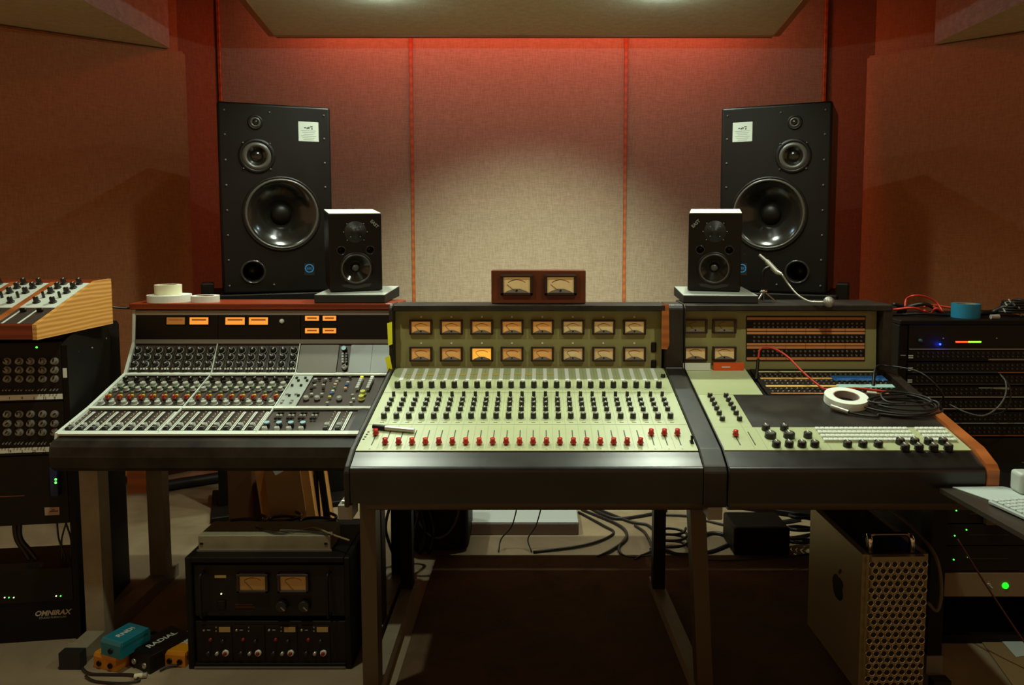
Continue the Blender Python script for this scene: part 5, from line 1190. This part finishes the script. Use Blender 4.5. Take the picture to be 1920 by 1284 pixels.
# cables on the floor under the middle and right desks
fl = [([(1085, 960), (1130, 985), (1150, 1000), (1100, 1022), (1000, 1035)], .006), ([(1090, 955), (1160, 985), (1175, 1008), (1150, 1030), (1120, 1045)], .007), ([(1100, 950), (1150, 972), (1200, 968), (1250, 958)], .008), ([(1110, 950), (1180, 978), (1215, 985), (1235, 1010), (1220, 1030)], .007),
      ([(1190, 985), (1210, 1000), (1222, 1030), (1200, 1044), (1190, 1050)], .006), ([(1175, 1005), (1160, 1030), (1180, 1045), (1240, 1040)], .006), ([(1240, 965), (1290, 968), (1320, 975), (1360, 985)], .006), ([(1230, 1020), (1270, 1040), (1330, 1035), (1370, 1020)], .008),
      ([(1320, 1050), (1370, 1052), (1440, 1048), (1520, 1040)], .006), ([(1310, 1010), (1340, 1000), (1400, 1012), (1470, 1000)], .009), ([(1370, 985), (1420, 972), (1460, 980), (1500, 975)], .010), ([(1430, 995), (1470, 1010), (1530, 1000)], .007)]
names = ['starting beside the low pale box and bending back towards it', 'looping in the middle of the pale floor', 'highest of the cables right of the low pale box', 'bending towards the rear desk leg', 'ending near the rear desk leg', 'crossing the pale floor left of the rear desk leg', 'thin, right of the rear desk leg', 'passing behind the front right leg of the middle desk', 'lowest one left of the computer tower', 'under the patch panel desk, in the middle', 'thick, nearest the back wall under the patch panel desk', 'short, behind the computer tower']
for (uv, r), nm in zip(fl, names): floor_cable(uv, r, 'black floor cable '+nm, group='cables on the floor under the desks')
m = MB(); q = atZ(1262, 1030, 0)
m.tube([(q.x+.07*math.cos(k*.9)*(1-.01*k), q.y+.05*math.sin(k*.9), .012+.004*k) for k in range(22)], .006, 6, sub=4)
tag(m.build('coiled_cable', CABLE), 'small heap of black cable between the two right legs of the middle desk', 'cable')
m = MB(); q = atZ(1520, 1030, 0)
m.tube([(q.x-.02+.09*math.cos(k*.9)*(1-.01*k), q.y+.05*math.sin(k*.9), .012+.008*k) for k in range(26)], .008, 6, sub=4)
tag(m.build('coiled_cable', CABLE), 'big heap of shiny black cable behind the computer tower', 'cable')
m = MB(); q = atZ(725, 1075, 0)
for j in range(5): m.tube([(q.x-.10+.05*j+.02*math.sin(k*1.3+j), q.y+.10+.02*math.cos(k+j), .02+.07*k) for k in range(9)], .007, 6, sub=3)
o_ = m.build('cable_bundle', CABLE); tag(o_, 'thick bundle of black cables hanging behind the left leg of the middle desk', 'cable bundle', kind='stuff')
tag(MB().span((atZ(1375, 1040, 0).x, 3.13, 0), (atZ(1480, 1040, 0).x, 3.33, .12), bev=.01, seg=2).build('black_case', BLACKM), 'low black case on the floor under the patch panel desk', 'case')
# cardboard and papers at the right bottom corner
P = [atZ(u, v, .001) for u, v in ((1822, 1178), (1935, 1176), (1990, 1300), (1930, 1330))]
tag(MB().prism(P, (0, 0, .004)).build('cardboard_sheet', mat('tan_cardboard', '#8a7048', .8)), 'tan cardboard sheet lying on the floor at the bottom right corner', 'cardboard')
P = [atZ(u, v, .006) for u, v in ((1866, 1188), (1925, 1186), (1950, 1225), (1905, 1232))]
tag(MB().prism(P, (0, 0, .001)).build('paper_sheet', mat('pale_blue_white_paper', '#b9c4be', .7)), 'white paper sheet lying on the tan cardboard at the bottom right corner', 'paper')
rcable = [(1795, 1010), (1830, 1080), (1875, 1160), (1915, 1230)]
P = [atY(u, v, 2.36) for u, v in rcable]; P = [Vector((p.x, 2.36-.05*i, max(p.z, .01))) for i, p in enumerate(P)]
tag(MB().tube(P, .003, 6).build('thin_cable', mat('dark_red_cord', '#4a1a14', .5)), 'thin dark red cord hanging in front of the unit with the green button', 'cable')
